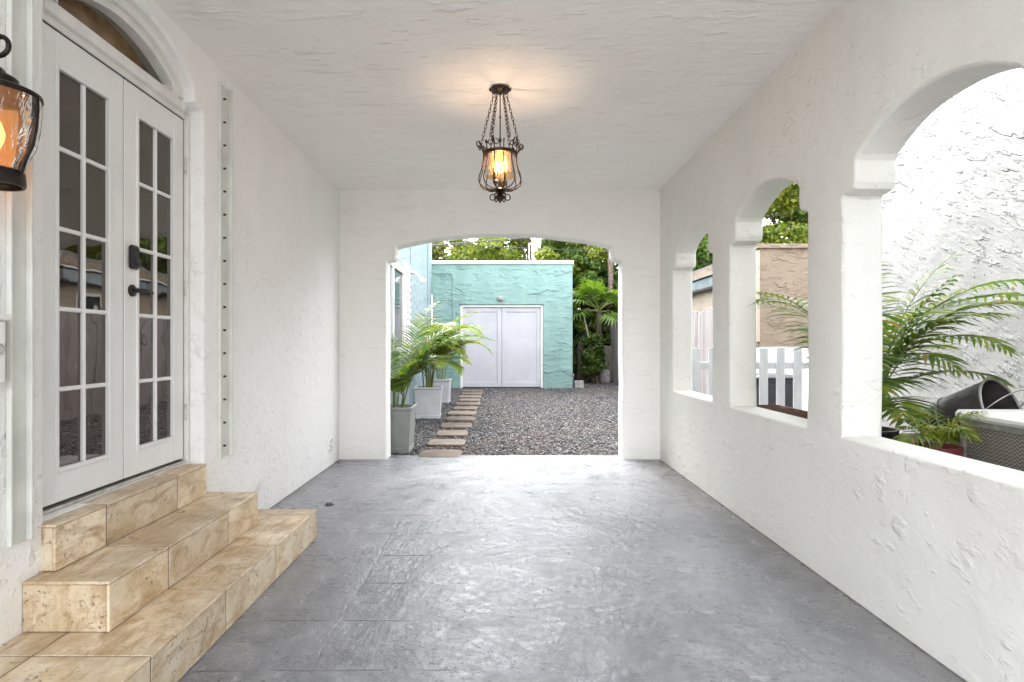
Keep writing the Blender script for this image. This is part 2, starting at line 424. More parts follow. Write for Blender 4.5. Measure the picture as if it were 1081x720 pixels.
M['palm_dark'] = leaf_mat('dark_areca_leaflets', [(0, (.04, .105, .018)), (.6, (.085, .165, .022)), (.93, (.20, .24, .035)), (1, (.24, .15, .06))], .3)
M['palm_open'] = leaf_mat('broad_areca_leaflets', [(0, (.05, .11, .016)), (.55, (.105, .175, .022)), (.93, (.22, .25, .035)), (1, (.26, .17, .06))], .35)
M['fan_leaf'] = leaf_mat('fan_palm_leaflets', [(0, (.07, .14, .02)), (.6, (.12, .20, .03)), (1, (.18, .24, .04))], .35)

def wicker_mat():
    t = NT('grey_wicker'); p = t.n('ShaderNodeTexCoord').outputs['Object']
    sx = t.n('ShaderNodeSeparateXYZ', i0=p); 
    u = t.math('MULTIPLY', t.math('ADD', sx.outputs[1], sx.outputs[0]), 1 / .032); v = t.math('MULTIPLY', sx.outputs[2], 1 / .021)
    zz = t.math('ABSOLUTE', t.math('SUBTRACT', t.math('FRACT', u), .5))
    w = t.math('FRACT', t.math('ADD', v, t.math('MULTIPLY', zz, 1.6)))
    h = t.math('SUBTRACT', 1.0, t.math('ABSOLUTE', t.math('MULTIPLY_ADD', w, 2.0, -1.0)))
    c = t.mix(t.ramp(h, [(.22, 0.0), (.42, 1.0)]), (.045, .035, .03), (.36, .32, .29))
    return t.done(t.bsdf(c, .5, t.bump(h, .006)))
M['wicker'] = wicker_mat()

# ------------------------------------------------------------------ camera
F = 640.0 / 1081 * 36
cam = bpy.data.objects.new('camera', bpy.data.cameras.new('camera'))
COL.objects.link(cam)
cam.location = (0, 0, 1.345); cam.rotation_euler = (R(90), 0, 0)
cam.data.lens = F; cam.data.sensor_width = 36; cam.data.sensor_fit = 'HORIZONTAL'
cam.data.shift_x = 10.5 / 1081; cam.data.shift_y = 4 / 1081
cam.data.clip_start = .05; cam.data.clip_end = 500
SC.camera = cam

# ------------------------------------------------------------------ ground
def gz(y):
    return -.03 + .0165 * max(0.0, y - 7.4) if y < 18 else -.03 + .0165 * 10.6 + .004 * (y - 18)

XS = [-120, -40, -15, -6, -3, -1.5, 0, 1.5, 3, 4.5, 7, 12, 25, 50, 120]
YS = [-120, -40, -10, -2, 2, 5, 7.4, 9, 11, 13, 15, 17, 18, 22, 30, 50, 90, 200]
g = MB()
vs = [(x, y, gz(y) - .012) for y in YS for x in XS]
n = len(XS)
g.add(vs, [(j*n+i, j*n+i+1, (j+1)*n+i+1, (j+1)*n+i) for j in range(len(YS)-1) for i in range(n-1)])
tag(g.build('ground', M['ground']), 'gravel and dirt ground around the house', kind='structure')

# loose gravel stones of the yard: nobody could count them
def gravel(regions):
    r = np.random.default_rng(3)
    P = []; S = []
    for (x0, x1, y0, y1, cnt, s0, s1) in regions:
        y = y0 + (y1 - y0) * r.random(cnt) ** 1.25
        x = x0 + (x1 - x0) * r.random(cnt)
        s = s0 + (s1 - s0) * r.random(cnt) ** 2
        z = np.where(y < 18, -.03 + .0165 * np.maximum(0, y - 7.4), -.03 + .0165 * 10.6 + .004 * (y - 18))
        P.append(np.stack([x, y, z + s * (r.random(cnt) * .9 - .35)], 1)); S.append(s)
    P = np.concatenate(P); S = np.concatenate(S); N = len(P)
    base = np.array([(1,0,0),(0,1,0),(-1,0,0),(0,-1,0),(0,0,1),(0,0,-1)], dtype=np.float32)
    q = r.normal(size=(N, 4)); q /= np.linalg.norm(q, axis=1)[:, None]
    w, x, y, z = q.T
    Rm = np.stack([np.stack([1-2*(y*y+z*z), 2*(x*y-z*w), 2*(x*z+y*w)], -1), np.stack([2*(x*y+z*w), 1-2*(x*x+z*z), 2*(y*z-x*w)], -1),
                   np.stack([2*(x*z-y*w), 2*(y*z+x*w), 1-2*(x*x+y*y)], -1)], 1)
    sc = S[:, None, None] * (0.6 + .8 * r.random((N, 6, 1)))
    V = np.einsum('nij,kj->nki', Rm, base) * sc
    V[:, :, 2] *= .75
    V += P[:, None, :]
    fb = np.array([(0,1,4),(1,2,4),(2,3,4),(3,0,4),(1,0,5),(2,1,5),(3,2,5),(0,3,5)])
    Fc = (fb[None] + (np.arange(N) * 6)[:, None, None]).reshape(-1, 3)
    o = np_mesh('gravel', V.reshape(-1, 3), Fc, M['stones'])
    return tag(o, 'grey loose gravel covering the yard behind the arch', 'gravel', kind='stuff')
gravel([(-1.95, 3.5, 7.42, 17.0, 52000, .010, .026), (2.0, 3.6, 17.0, 20.5, 3000, .012, .026), (2.1, 3.9, 1.5, 7.4, 5000, .010, .024)])

# ------------------------------------------------------------------ house
house = tag(empty('house'), 'white stucco house with arched carport, steps and glazed double doors', 'house')

def arch_outline(c, a, b, z0, zs, zp, za, seed, jit=.005, nst=7):
    """closed outline of an opening: wide below, stepped in at the shoulder, segmental arch above"""
    rise = za - zp
    Rr = (b * b + rise * rise) / (2 * rise)
    half = math.asin(min(1, b / Rr))
    right = []
    for i in range(nst + 1): right.append((a, z0 + (zs - .02 - z0) * i / nst))
    right += [(a - .008, zs - .004), (b + .055, zs + .004), (b + .018, zs + .018), (b + .003, zs + .05)]
    for i in range(3): right.append((b, zs + .075 + (zp - .012 - zs - .075) * i / 2))
    arc = []
    k = 44
    for i in range(k + 1):
        t = half - 2 * half * i / k
        arc.append((Rr * math.sin(t), za - Rr + Rr * math.cos(t)))
    pts = right + arc[1:-1] + [(-x, z) for x, z in reversed(right)]
    out = []
    for i, (x, z) in enumerate(pts):
        dx = mnoise.noise(Vector((x * 3.1 + seed, z * 3.1, seed * 1.7))) * jit * 1.4 + mnoise.noise(Vector((x * 11 + seed, z * 11, seed))) * jit * .6
        dz = mnoise.noise(Vector((x * 3.1, z * 3.1 + seed, 5 + seed))) * jit * 1.4
        out.append((c + x + dx, z + (dz if z > z0 + .02 else 0)))
    return out

def wall_holes(name, rect, holes, w0, w1, mapf, material, parent, bev=.028, seg=4, flip=False):
    """wall in the (u, v) plane between depths w0 and w1, round-edged openings"""
    mb = MB()
    u0, v0, u1, v1 = rect
    rings = []
    for h in holes:
        m = len(h)
        nrm = []
        for i in range(m):
            p0, p1, p2 = Vector(h[i-1]), Vector(h[i]), Vector(h[(i+1) % m])
            d = ((p1 - p0).normalized() + (p2 - p1).normalized())
            d = d.normalized() if d.length > 1e-6 else (p2 - p1).normalized()
            nrm.append(Vector((d.y, -d.x)))       # outline is counter-clockwise: this points outwards, into the wall
        rings.append((h, nrm))
    def face_ring(h, nrm, e): return [(p[0] + q.x * e, p[1] + q.y * e) for p, q in zip(h, nrm)]
    for side, w in ((0, w0), (1, w1)):
        verts = [Vector(p) for p in ((u0,v0),(u1,v0),(u1,v1),(u0,v1))]
        edges = [(0,1),(1,2),(2,3),(3,0)]
        polys = []
        for h, nrm in rings:
            r = face_ring(h, nrm, bev); b = len(verts)
            verts += [Vector(p) for p in r]; edges += [(b+i, b+(i+1) % len(r)) for i in range(len(r))]; polys.append(r)
        res = delaunay_2d_cdt(verts, edges, [], 1, 1e-6)
        def inside(p, poly):
            c = False; j = len(poly) - 1
            for i in range(len(poly)):
                a, b2 = poly[i], poly[j]
                if (a[1] > p.y) != (b2[1] > p.y) and p.x < (b2[0]-a[0]) * (p.y-a[1]) / (b2[1]-a[1]) + a[0]: c = not c
                j = i
            return c
        fs = []
        for f in res[2]:
            ctr = sum((res[0][i] for i in f), Vector((0, 0))) / len(f)
            if any(inside(ctr, q) for q in polys): continue
            fs.append(tuple(f) if side == 0 else tuple(f)[::-1])
        mb.add([mapf(p.x, p.y, w) for p in res[0]], fs)
    sg = 1 if w1 > w0 else -1
    prof = []
    for i in range(seg + 1):
        a = PI / 2 * i / seg
        prof.append((bev * (1 - math.sin(a)), w0 + sg * bev * (1 - math.cos(a))))
    prof += [(0.0, w0 + (w1 - w0) * k / 3) for k in (1, 2)]
    for i in range(seg + 1):
        a = PI / 2 * i / seg
        prof.append((bev * (1 - math.cos(a)), w1 - sg * bev * (1 - math.sin(a))))
    for h, nrm in rings:
        m = len(h); vs = []; fs = []
        for e, w in prof: vs += [mapf(p[0], p[1], w) for p in face_ring(h, nrm, e)]
        for i in range(len(prof) - 1):
            for k in range(m):
                l = (k + 1) % m
                fs.append((i*m+k, (i+1)*m+k, (i+1)*m+l, i*m+l))
        mb.add(vs, fs)
    c = [(u0,v0),(u1,v0),(u1,v1),(u0,v1)]
    for i in range(4):
        a, b = c[i], c[(i+1) % 4]
        mb.add([mapf(*a, w0), mapf(*b, w0), mapf(*b, w1), mapf(*a, w1)], [(0, 3, 2, 1)])
    if flip: mb.f = [f[::-1] for f in mb.f]
    import bmesh
    me = bpy.data.meshes.new(name); me.from_pydata(mb.v, [], mb.f)
    bm = bmesh.new(); bm.from_mesh(me)
    bmesh.ops.remove_doubles(bm, verts=bm.verts, dist=1e-4)
    bmesh.ops.recalc_face_normals(bm, faces=bm.faces)
    bm.to_mesh(me); bm.free()
    me.polygons.foreach_set('use_smooth', [True] * len(me.polygons)); me.set_sharp_from_angle(angle=R(16))
    me.materials.append(material)
    o = bpy.data.objects.new(name, me); COL.objects.link(o); o.parent = parent
    return o

D = 7.11                       # inner face of the arched end wall
XL, XR = -1.911, 1.856         # inner faces of the house wall and the arcade
# house wall with the door opening
wall_holes('house_wall', (.1, -.3, D + .28, 3.7), [arch_outline(3.21, .67, .545, .600, 2.84, 2.95, 3.14, 4.0, .004)], 0, -.42,
           lambda u, v, w: (XL + w, u, v), M['wall'], house)
# arcade
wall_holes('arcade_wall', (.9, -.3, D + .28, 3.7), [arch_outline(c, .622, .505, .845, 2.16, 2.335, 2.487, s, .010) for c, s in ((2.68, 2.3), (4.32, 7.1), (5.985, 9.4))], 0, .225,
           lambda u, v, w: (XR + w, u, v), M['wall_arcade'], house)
# end wall
wall_holes('end_wall', (XL + .001, -.3, XR - .001, 3.6), [arch_outline(.0275, 1.3825, 1.275, -.2, 2.335, 2.505, 2.645, 3.3, .006)], D, D + .28,
           lambda u, v, w: (u, w, v), M['wall_end'], house)
# ceiling and flat roof
def zc(y): return 3.160 + .017 * (D - y)
mb = MB()
NX, NY = 16, 24
vs = []
for j in range(NY + 1):
    for i in range(NX + 1):
        x = XL - .05 + (XR - XL + .10) * i / NX; y = -.38 + (D + .03 + .38) * j / NY
        vs.append((x, y, zc(y) + .006 * mnoise.noise(Vector((x * 1.3, y * 1.3, 2)))))
mb.add(vs, [(j*(NX+1)+i, (j+1)*(NX+1)+i, (j+1)*(NX+1)+i+1, j*(NX+1)+i+1) for j in range(NY) for i in range(NX)])
mb.build('ceiling', M['ceiling'], house, 30)
mb = MB(); mb.box((XL - .3, -.42, 3.55), (XR + .80, D + .32, 3.78)); mb.build('roof', M['coping'], house, bevel=.01)  # right eave overhang is added, unseen, to cut sky light on the jambs
# main house body beyond the wall, above the door and behind it
mb = MB(); mb.box((-7.5, .1, -.1), (XL - .423, D + .28, 5.2)); mb.build('house_body', M['wall'], house)
mb = MB(); mb.box((-7.5, D + .282, -.1), (-1.96, 16.93, 4.7)); mb.build('side_wall', M['turquoise_pale'], house)
mb = MB()
for y in (12.9, 15.9):
    mb = MB(); mb.cbox((-1.962, y, gz(y) - .05), (-1.935, y + .07, 5.0), .004); mb.build('wall_batten', M['turquoise_pale'], house)
# side window with white frame
w = MB()
for (a, b, c, d) in ((9.4, 1.2, 11.9, 1.29), (9.4, 2.72, 11.9, 2.82), (9.4, 1.29, 9.5, 2.72), (11.78, 1.29, 11.9, 2.72), (10.62, 1.29, 10.7, 2.72)):
    w.cbox((-1.965, a, b), (-1.90, c, d), .005)
wf = w.build('window', M['trim_white'], house)
mb = MB(); mb.box((-1.955, 9.48, 1.28), (-1.945, 11.8, 2.73)); mb.build('pane', M['dark_glass'], wf)
mb = MB(); mb.cbox((-1.962, 11.95, 1.1), (-1.90, 12.55, 3.0), .006)
for k in range(13): mb.cbox((-1.899, 11.99, 1.16 + k * .14), (-1.88, 12.51, 1.25 + k * .14), .003)
mb.build('shutter', M['lilac'], house)
# floodlight bracket on the side wall
mb = MB(); mb.cbox((-1.962, 12.75, 2.86), (-1.82, 12.95, 2.90), .004); mb.tube([(-1.94, 12.85, 2.88), (-1.78, 12.85, 2.82), (-1.72, 12.85, 2.75)], .02, 8)
mb.lathe([(.02, .06), (.05, .04), (.075, -.06), (.07, -.065)], 14, Matrix.Translation((-1.70, 12.85, 2.72)) @ Matrix.Rotation(R(-25), 4, 'Y'))
mb.build('wall_lamp', M['trim_white'], house)

# porch floor slab
mb = MB()
nx, ny = 20, 50
vs = [(XL - .02 + (XR + .02 - XL + .02) * i / nx, -1.2 + (D + .27 + 1.2) * j / ny, .003 * mnoise.noise(Vector((i * .3, j * .3, 0))) if j < ny - 2 else 0) for j in range(ny + 1) for i in range(nx + 1)]
mb.add(vs, [(j*(nx+1)+i, j*(nx+1)+i+1, (j+1)*(nx+1)+i+1, (j+1)*(nx+1)+i) for j in range(ny) for i in range(nx)])
mb.add([(XL - .02, D + .27, 0), (XR + .02, D + .27, 0), (XR + .02, D + .275, -.16), (XL - .02, D + .275, -.16)], [(3, 2, 1, 0)])
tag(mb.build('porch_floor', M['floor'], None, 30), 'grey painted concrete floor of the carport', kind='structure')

mb = MB(); mb.cbox((XL - 3.0, -14.0, -.12), (XR + 1.2, -1.21, -.004), .01)  # unseen pale slab added to bounce light up to the ceiling
M['drive'] = simple('pale_concrete_drive', (.52, .51, .49), .85, .12, 1.5, bump=.003)
tag(mb.build('driveway', M['drive']), 'pale concrete driveway added out of view to bounce light into the carport', kind='structure')
# ------------------------------------------------------------------ doors
XD = -2.015
Z0, Z1 = .630, 2.765
def bars(mb, x0, x1, rects, c=.003):
    for (ya, za, yb, zb) in rects: mb.cbox((x0, ya, za), (x1, yb, zb), c)
def french_door(y0, y1, name='french_door'):
    mb = MB(); st = .115; zt, zb = 2.61, .775
    bars(mb, XD - .045, XD, [(y0, Z0, y0 + st, Z1), (y1 - st, Z0, y1, Z1), (y0 + st, zt, y1 - st, Z1), (y0 + st, Z0, y1 - st, zb)])
    # glazing bead, a little proud
    a, b = y0 + st, y1 - st
    bars(mb, XD - .02, XD + .007, [(a - .012, zb - .012, a + .010, zt + .012), (b - .010, zb - .012, b + .012, zt + .012), (a + .010, zt - .010, b - .010, zt + .012), (a + .010, zb - .012, b - .010, zb + .010)], .003)
    mid = (a + b) / 2
    hh = (zt - zb) / 5
    bars(mb, XD - .018, XD + .001, [(mid - .0105, zb + .010, mid + .0105, zt - .010)], .004)
    for k in range(1, 5):
        z = zb + hh * k
        bars(mb, XD - .017, XD - .001, [(a + .010, z - .0105, mid - .0105, z + .0105), (mid + .0105, z - .0105, b - .010, z + .0105)], .004)
    o = mb.build(name, M['door_white'], house)
    p = MB(); p.box((XD - .030, a - .005, zb - .005), (XD - .014, b + .005, zt + .005)); p.build('pane', M['glass'], o)
    return o
d1 = french_door(2.628, 3.226)
d2 = french_door(3.234, 3.833)
tag(d2, 'right leaf of the white french doors, with lever and keypad')
tag(d1, 'left leaf of the white french doors, without hardware')
# black sheet and strips put in as the shade of the door gaps
mb = MB(); mb.box((XD - .06, 2.55, .60), (XD - .050, 3.87, 2.80)); mb.build('gap_shade_back', M['black'], house)
for (ya, za, yb, zb) in ((2.622, 2.7655, 3.845, 2.7745), (3.2265, .632, 3.2335, 2.765), (3.8335, .63, 3.8455, 2.765)):
    mb = MB(); mb.box((XD - .046, ya, za), (XD - .005, yb, zb)); mb.build('gap_shade_strip', M['black'], house)
# keypad lock
mb = MB(); mb.cbox((XD, 3.262, 1.755), (XD + .030, 3.328, 1.885), .010); lk = mb.build('lock', M['black'], d2)
mb = MB(); mb.lathe([(.021, 0), (.021, .014), (.014, .018), (.001, .018)], 20, Matrix.Translation((XD + .029, 3.295, 1.795)) @ Matrix.Rotation(R(90), 4, 'Y'))
mb.build('lock_knob', M['bin'], d2); mb = MB()
for r in range(2):
    for c in range(3): mb.cbox((XD + .029, 3.273 + c * .016, 1.838 + r * .018), (XD + .034, 3.285 + c * .016, 1.850 + r * .018), .002)
mb.build('keypad', M['bin'], d2)
# lever handle
mb = MB(); T = Matrix.Translation((XD, 3.298, 1.640)) @ Matrix.Rotation(R(90), 4, 'Y')
mb.lathe([(.033, 0), (.033, .008), (.028, .013), (.014, .016), (.012, .045), (.010, .055)], 24, T)
mb.tube([(XD + .048, 3.298, 1.640), (XD + .058, 3.315, 1.641), (XD + .060, 3.35, 1.645), (XD + .058, 3.385, 1.642), (XD + .052, 3.412, 1.634)], [.010, .011, .009, .008, .006], 10)
mb.build('handle', M['black'], d2, 40)
for z in (.92, 1.70, 2.48):
    mb = MB(); mb.tube([(XD + .010, 3.838, z - .05), (XD + .010, 3.838, z + .05)], .009, 10); mb.box((XD - .003, 3.834, z - .048), (XD + .004, 3.868, z + .048))
    mb.build('hinge', M['steel'], d2)
# frame: jambs, head, threshold
mb = MB()
bars(mb, XD - .05, XD + .020, [(2.545, .604, 2.621, 2.84), (3.846, .604, 3.876, 2.80)], .004)
bars(mb, XD - .05, XD + .003, [(2.621, 2.775, 3.846, 2.845)], .003)
bars(mb, XD - .05, XD + .034, [(2.621, 2.808, 3.80, 2.868)], .006)
mb.build('door_frame', M['trim_white'], house)
mb = MB(); mb.cbox((XD - .08, 2.56, .601), (XD + .015, 3.872, .616), .003); mb.build('threshold', M['steel'], house)
# fanlight: arched glass with a stepped moulding
def arc_strip(mb, c, prof, b_in, z_lo, zp, za, x0, x1, b_out, za_out, k=36):
    def curve(b, za_, zlo):
        rise = za_ - zp; Rr = (b*b + rise*rise) / (2*rise); half = math.asin(min(1, b / Rr))
        pts = [(b, zlo), (b, (zlo + zp) / 2)]
        pts += [(Rr * math.sin(half - 2*half*i/k), za_ - Rr + Rr * math.cos(half - 2*half*i/k)) for i in range(k + 1)]
        pts += [(-b, (zlo + zp) / 2), (-b, zlo)]
        return pts
    A, B = curve(b_in, za, z_lo), curve(b_out, za_out, z_lo); m = len(A)
    vs = [(x1, c + u, z) for u, z in A] + [(x1, c + u, z) for u, z in B] + [(x0, c + u, z) for u, z in A] + [(x0, c + u, z) for u, z in B]
    fs = []
    for i in range(m - 1):
        fs += [(i, i+1, m+i+1, m+i), (2*m+i, i+0, i+0, 2*m+i) if False else (2*m+i, 2*m+i+1, i+1, i), (m+i, m+i+1, 3*m+i+1, 3*m+i)]
    mb.add(vs, fs)
fan = MB()
arc_strip(fan, 3.21, None, .475, 2.868, 2.93, 3.065, XD - .05, XD + .012, .515, 3.105)
arc_strip(fan, 3.21, None, .513, 2.868, 2.93, 3.103, XD - .05, XD + .038, .56, 3.15)
fo = fan.build('fanlight', M['trim_white'], house, 35)
mb = MB()
pts = []
b, zp, za = .49, 2.93, 3.08
rise = za - zp; Rr = (b*b + rise*rise) / (2*rise); half = math.asin(b / Rr)
pts = [(b, 2.86)] + [(Rr * math.sin(half - 2*half*i/30), za - Rr + Rr * math.cos(half - 2*half*i/30)) for i in range(31)] + [(-b, 2.86)]
mb.add([(XD - .10, 3.21 + u * 1.06, z + (.01 if z > 2.9 else 0)) for u, z in pts] + [(XD - .11, 3.21 + u * 1.06, z + (.01 if z > 2.9 else 0)) for u, z in pts], [tuple(range(len(pts))), tuple(range(len(pts), 2*len(pts)))[::-1]])
mb.build('pane', M['fan_glass'], fo)
rv = MB(); arc_strip(rv, 3.21, None, .49, 2.862, 2.93, 3.08, XD - .12, XD - .051, .53, 3.12); rv.build('reveal', M['reveal'], fo, 35)
mb = MB(); mb.box((XD - .12, 2.70, 2.840), (XD - .051, 3.72, 2.862)); mb.build('sill', M['reveal'], fo)

# hurricane shutter tracks with studs, either side of the door
def track(y0, y1, z0, z1, label, studs=True):
    mb = MB()
    mb.cbox((XL + .001, y0, z0), (XL + .006, y1, z1), .0015)
    mb.cbox((XL + .001, y0 - .012, z0), (XL + .022, y0, z1), .002)
    mb.cbox((XL + .001, y1, z0), (XL + .030, y1 + .012, z1), .002)
    o = mb.build('shutter_track', M['track'], house); tag(o, label)
    if not studs: return
    st = MB(); z = z0 + .08
    st.lathe([(.0075, 0), (.0075, .012), (.005, .018), (.001, .019)], 8, Matrix.Rotation(R(90), 4, 'Y'))
    so_ = st.build('stud', M['iron'], o); so_.location = (XL + .005, y0 + (y1 - y0) * .45, z)
    while z < z1 - .2:
        z += .158
        c_ = so_.copy(); COL.objects.link(c_); c_.parent = o; c_.location = (XL + .005, y0 + (y1 - y0) * .45, z)
track(4.085, 4.225, .575, 3.12, 'studded shutter track between the door and the end wall')
track(2.345, 2.425, .565, 3.12, 'plain shutter track beside the wall lantern', False)

# rosette vent low on the house wall
mb = MB()
T = Matrix.Translation((XL, 6.75, .23)) @ Matrix.Rotation(R(90), 4, 'Y')
mb.lathe([(.095, -.02), (.095, .010), (.080, .014), (.074, .008), (.074, -.02)], 28, T, False)
for k in range(6):
    a = k * PI / 3
    mb.tube([T @ Vector((math.cos(a) * .018, math.sin(a) * .018, .008)), T @ Vector((math.cos(a + .25) * .045, math.sin(a + .25) * .045, .011)), T @ Vector((math.cos(a) * .078, math.sin(a) * .078, .008))], .006, 6)
mb.lathe([(.020, -.01), (.020, .012), (.001, .014)], 14, T)
v = mb.build('vent', M['wall'], house)
mb = MB(); mb.lathe([(.074, .0015), (.001, .0015)], 20, T, False); mb.build('vent_hole', M['concrete'], v)
# little triangular vent hood just above the steps
mb = MB()
y0, y1, z0, z1 = 4.50, 4.66, .225, .325
mb.add([(XL, y0, z0), (XL, y1, z0), (XL, y1, z1), (XL + .055, y0 + .02, z0), (XL + .055, y1, z0), (XL + .055, y1, z1 - .01)], [(2, 1, 0), (3, 4, 5), (0, 1, 4, 3), (1, 2, 5, 4), (2, 0, 3, 5)])
mb.build('vent_hood', M['trim_white'], house)

# ------------------------------------------------------------------ travertine steps
steps = tag(empty('stone_steps', (-1.6, 3.2, 0)), 'three travertine tiled steps leading up to the white double doors', 'steps')
JY = [1.62, 2.23, 2.84, 3.46, 4.08]
def step(x1, y0, y1, z0, z1, xback, joints, xj=None):
    """one step: separate tiles for tread, riser and ends with thin grout between"""
    grout = MB(); tl = MB(); gp = .004; th = .013
    off = Vector((1.6, -3.2, 0))
    ys = [y0] + [j for j in joints if y0 + .06 < j < y1 - .06] + [y1]
    def T(lo, hi, c=.0028): tl.cbox(Vector(lo) + off, Vector(hi) + off, c)
    grout.box(Vector((xback, y0 + .004, z0)) + off, Vector((x1 - .004, y1 - .004, z1 - .003)) + off)
    for a, b in zip(ys[:-1], ys[1:]):
        ja = gp if a != y0 else 0; jb = gp if b != y1 else 0
        xs = [xback] + ([xj] if xj and xback < xj < x1 else []) + [x1]
        for p, q in zip(xs[:-1], xs[1:]):
            T((p + (gp if p != xback else 0), a + ja, z1 - th), (q - (gp if q != x1 else 0), b - jb, z1 + rng.uniform(-.0008, .0008)))
        T((x1 - th, a + ja, z0), (x1 - .0015, b - jb, z1 - th - .0015))
    for yy, s in ((y0, 1), (y1, -1)):
        lo = (xback, min(yy, yy + s * th) , z0); hi = (x1 - th - .001, max(yy, yy + s * th), z1 - th - .0015)
        lo = (lo[0], lo[1] + (.0015 if s > 0 else 0), lo[2]); hi = (hi[0], hi[1] - (.0015 if s < 0 else 0), hi[2])
        T(lo, hi)
    o = tl.build('step', M['travertine'], steps)
    grout.build('grout', M['grout'], o)
    return o
step(-1.290, 1.32, 4.225, .002, .200, XL + .002, JY, -1.73)
step(-1.560, 2.41, 3.885, .202, .403, XL + .002, JY)
step(-1.850, 2.512, 3.80, .405, .600, XD + .03, JY)

# ------------------------------------------------------------------ chandelier
CX, CY, CZ = -.014, 4.395, zc(4.395)
ch = tag(empty('chandelier', (CX, CY, CZ)), 'wrought iron cage pendant lantern with amber glass hanging from the ceiling', 'chandelier')
mb = MB(); mb.lathe([(.030, .004), (.060, 0), (.068, -.008), (.066, -.016), (.045, -.026), (.018, -.036), (.006, -.04)], 28)
for k in range(8):
    a = k * PI / 4
    mb.lathe([(.001, .006), (.014, .005), (.020, 0), (.014, -.010), (.001, -.012)], 10, Matrix.Translation((.062 * math.cos(a), .062 * math.sin(a), -.012)))
mb.build('canopy', M['iron'], ch, 40)
mb = MB(); mb.tube([(0, 0, -.03), (0, 0, -.46)], .0045, 8); mb.lathe([(.004, 0), (.010, .008), (.004, .016)], 10, Matrix.Translation((0, 0, -.22))); mb.lathe([(.004, 0), (.012, .02), (.004, .05)], 10, Matrix.Translation((0, 0, -.40)))
mb.tube([(0, 0, -.46), (0, 0, -.80)], .004, 8)
mb.build('rod', M['iron'], ch, 40)
ZR = -.478                                   # ring height
def link(mb, p, d, side, L=.036, W=.016, r=.0022):
    pts = []
    for k in range(12):
        a = 2 * PI * k / 12
        s = math.cos(a); c = math.sin(a)
        pts.append(p + d * (s * (L / 2 - W / 2) + (W / 2) * s) + side * (c * W / 2))
    mb.tube(pts, r, 6, True)
for k in range(8):
    if k % 2 == 0 or k in (1, 5):
        pass
chain_az = [R(a) for a in (20, 70, 110, 160, 200, 250, 290, 340)]
for k, a in enumerate([R(x) for x in (12, 60, 120, 168, 240, 300)]):
    mb = MB()
    p0 = Vector((.045 * math.cos(a), .045 * math.sin(a), -.035)); p1 = Vector((.140 * math.cos(a), .140 * math.sin(a), -.395))
    d = (p1 - p0); L = d.length; d.normalize()
    s1 = d.cross(Vector((0, 0, 1))).normalized(); s2 = d.cross(s1).normalized()
    nl = 13
    for i in range(nl):
        link(mb, p0 + d * (L * (i + .5) / nl), d, s1 if i % 2 else s2, L / nl * 1.32)
    mb.build('chain', M['iron'], ch, 60)
mb = MB(); mb.lathe([(.112, ZR - .012), (.121, ZR - .012), (.121, ZR + .012), (.112, ZR + .012), (.112, ZR - .012)], 40, None, False); mb.build('ring', M['iron_brown'], ch, 40)
for k in range(12):
    a = 2 * PI * k / 12 + R(12)
    prof = []
    big = k % 2 == 0
    # scroll at the top, then flare out, bulge and pull in
    sr = .026 if big else .014
    cxr = .148 + sr * .1 if big else .128
    for i in range(11):
        t = R(-250) + R(330) * i / 10
        rr = sr * (.45 + .55 * i / 10)
        prof.append((cxr + rr * math.cos(t), -.418 + rr * math.sin(t)))
    prof = prof[::1]
    prof += [(.124, ZR + .002), (.122, ZR - .03), (.124, ZR - .07), (.136, ZR - .12), (.152, ZR - .165), (.157, ZR - .195), (.148, ZR - .225), (.120, ZR - .248), (.080, ZR - .258), (.035, ZR - .262)]
    mb = MB(); mb.tube([(r * math.cos(a), r * math.sin(a), z) for r, z in prof], .0046 if big else .004, 7)
    if big:
        for s in (-1, 1):   # the side curls of the trefoil
            cc = Vector((.150, s * .022, -.435)); q = []
            for i in range(9):
                t = R(300) * i / 8
                q.append(cc + Vector((.016 * math.cos(t) * .6, s * .016 * math.sin(t), .016 * math.cos(t))))
            Rz = Matrix.Rotation(a, 3, 'Z')
            mb.tube([Rz @ p for p in q], .0035, 6)
    mb.build('cage_bar', M['iron'], ch, 60)
mb = MB(); mb.lathe([(.006, ZR - .24), (.040, ZR - .25), (.052, ZR - .262), (.035, ZR - .275), (.016, ZR - .29), (.026, ZR - .305), (.040, ZR - .318), (.020, ZR - .335), (.006, ZR - .35), (.002, ZR - .36)], 24)
for k in range(6):
    a = 2 * PI * k / 6; q = []
    for i in range(12):
        t = R(95) - R(330) * i / 11; rr = .026 * (1 - .55 * i / 11)
        q.append((.052 + rr * math.cos(t), ZR - .318 + rr * math.sin(t)))
    q = [(.02, ZR - .285)] + q
    mb.tube([(r * math.cos(a), r * math.sin(a), z) for r, z in q], .0045, 6)
mb.build('finial', M['iron'], ch, 60)
mb = MB(); mb.lathe([(.108, ZR + .004), (.109, ZR - .05), (.109, ZR - .11), (.106, ZR - .165)], 40, None, False); mb.build('glass_shade', M['amber'], ch, 60)
for k, (x, y) in enumerate(((-.034, -.012), (.034, -.012), (0, .04))):
    mb = MB(); mb.lathe([(.004, ZR - .235), (.017, ZR - .21), (.020, ZR - .20), (.010, ZR - .19), (.010, ZR - .135), (.006, ZR - .13)], 14, Matrix.Translation((x, y, 0)))
    cd = mb.build('candle', M['candle'], ch, 40)
    mb = MB(); mb.lathe([(.006, ZR - .131), (.016, ZR - .110), (.019, ZR - .090), (.014, ZR - .062), (.006, ZR - .040), (.001, ZR - .028)], 14, Matrix.Translation((x, y, 0))); mb.build('bulb', M['bulb'], cd, 60)
mb = MB()
for x, y in ((-.034, -.012), (.034, -.012), (0, .04)):
    mb.tube([(0, 0, ZR - .25), (x * .6, y * .6, ZR - .246), (x, y, ZR - .225)], .005, 6)
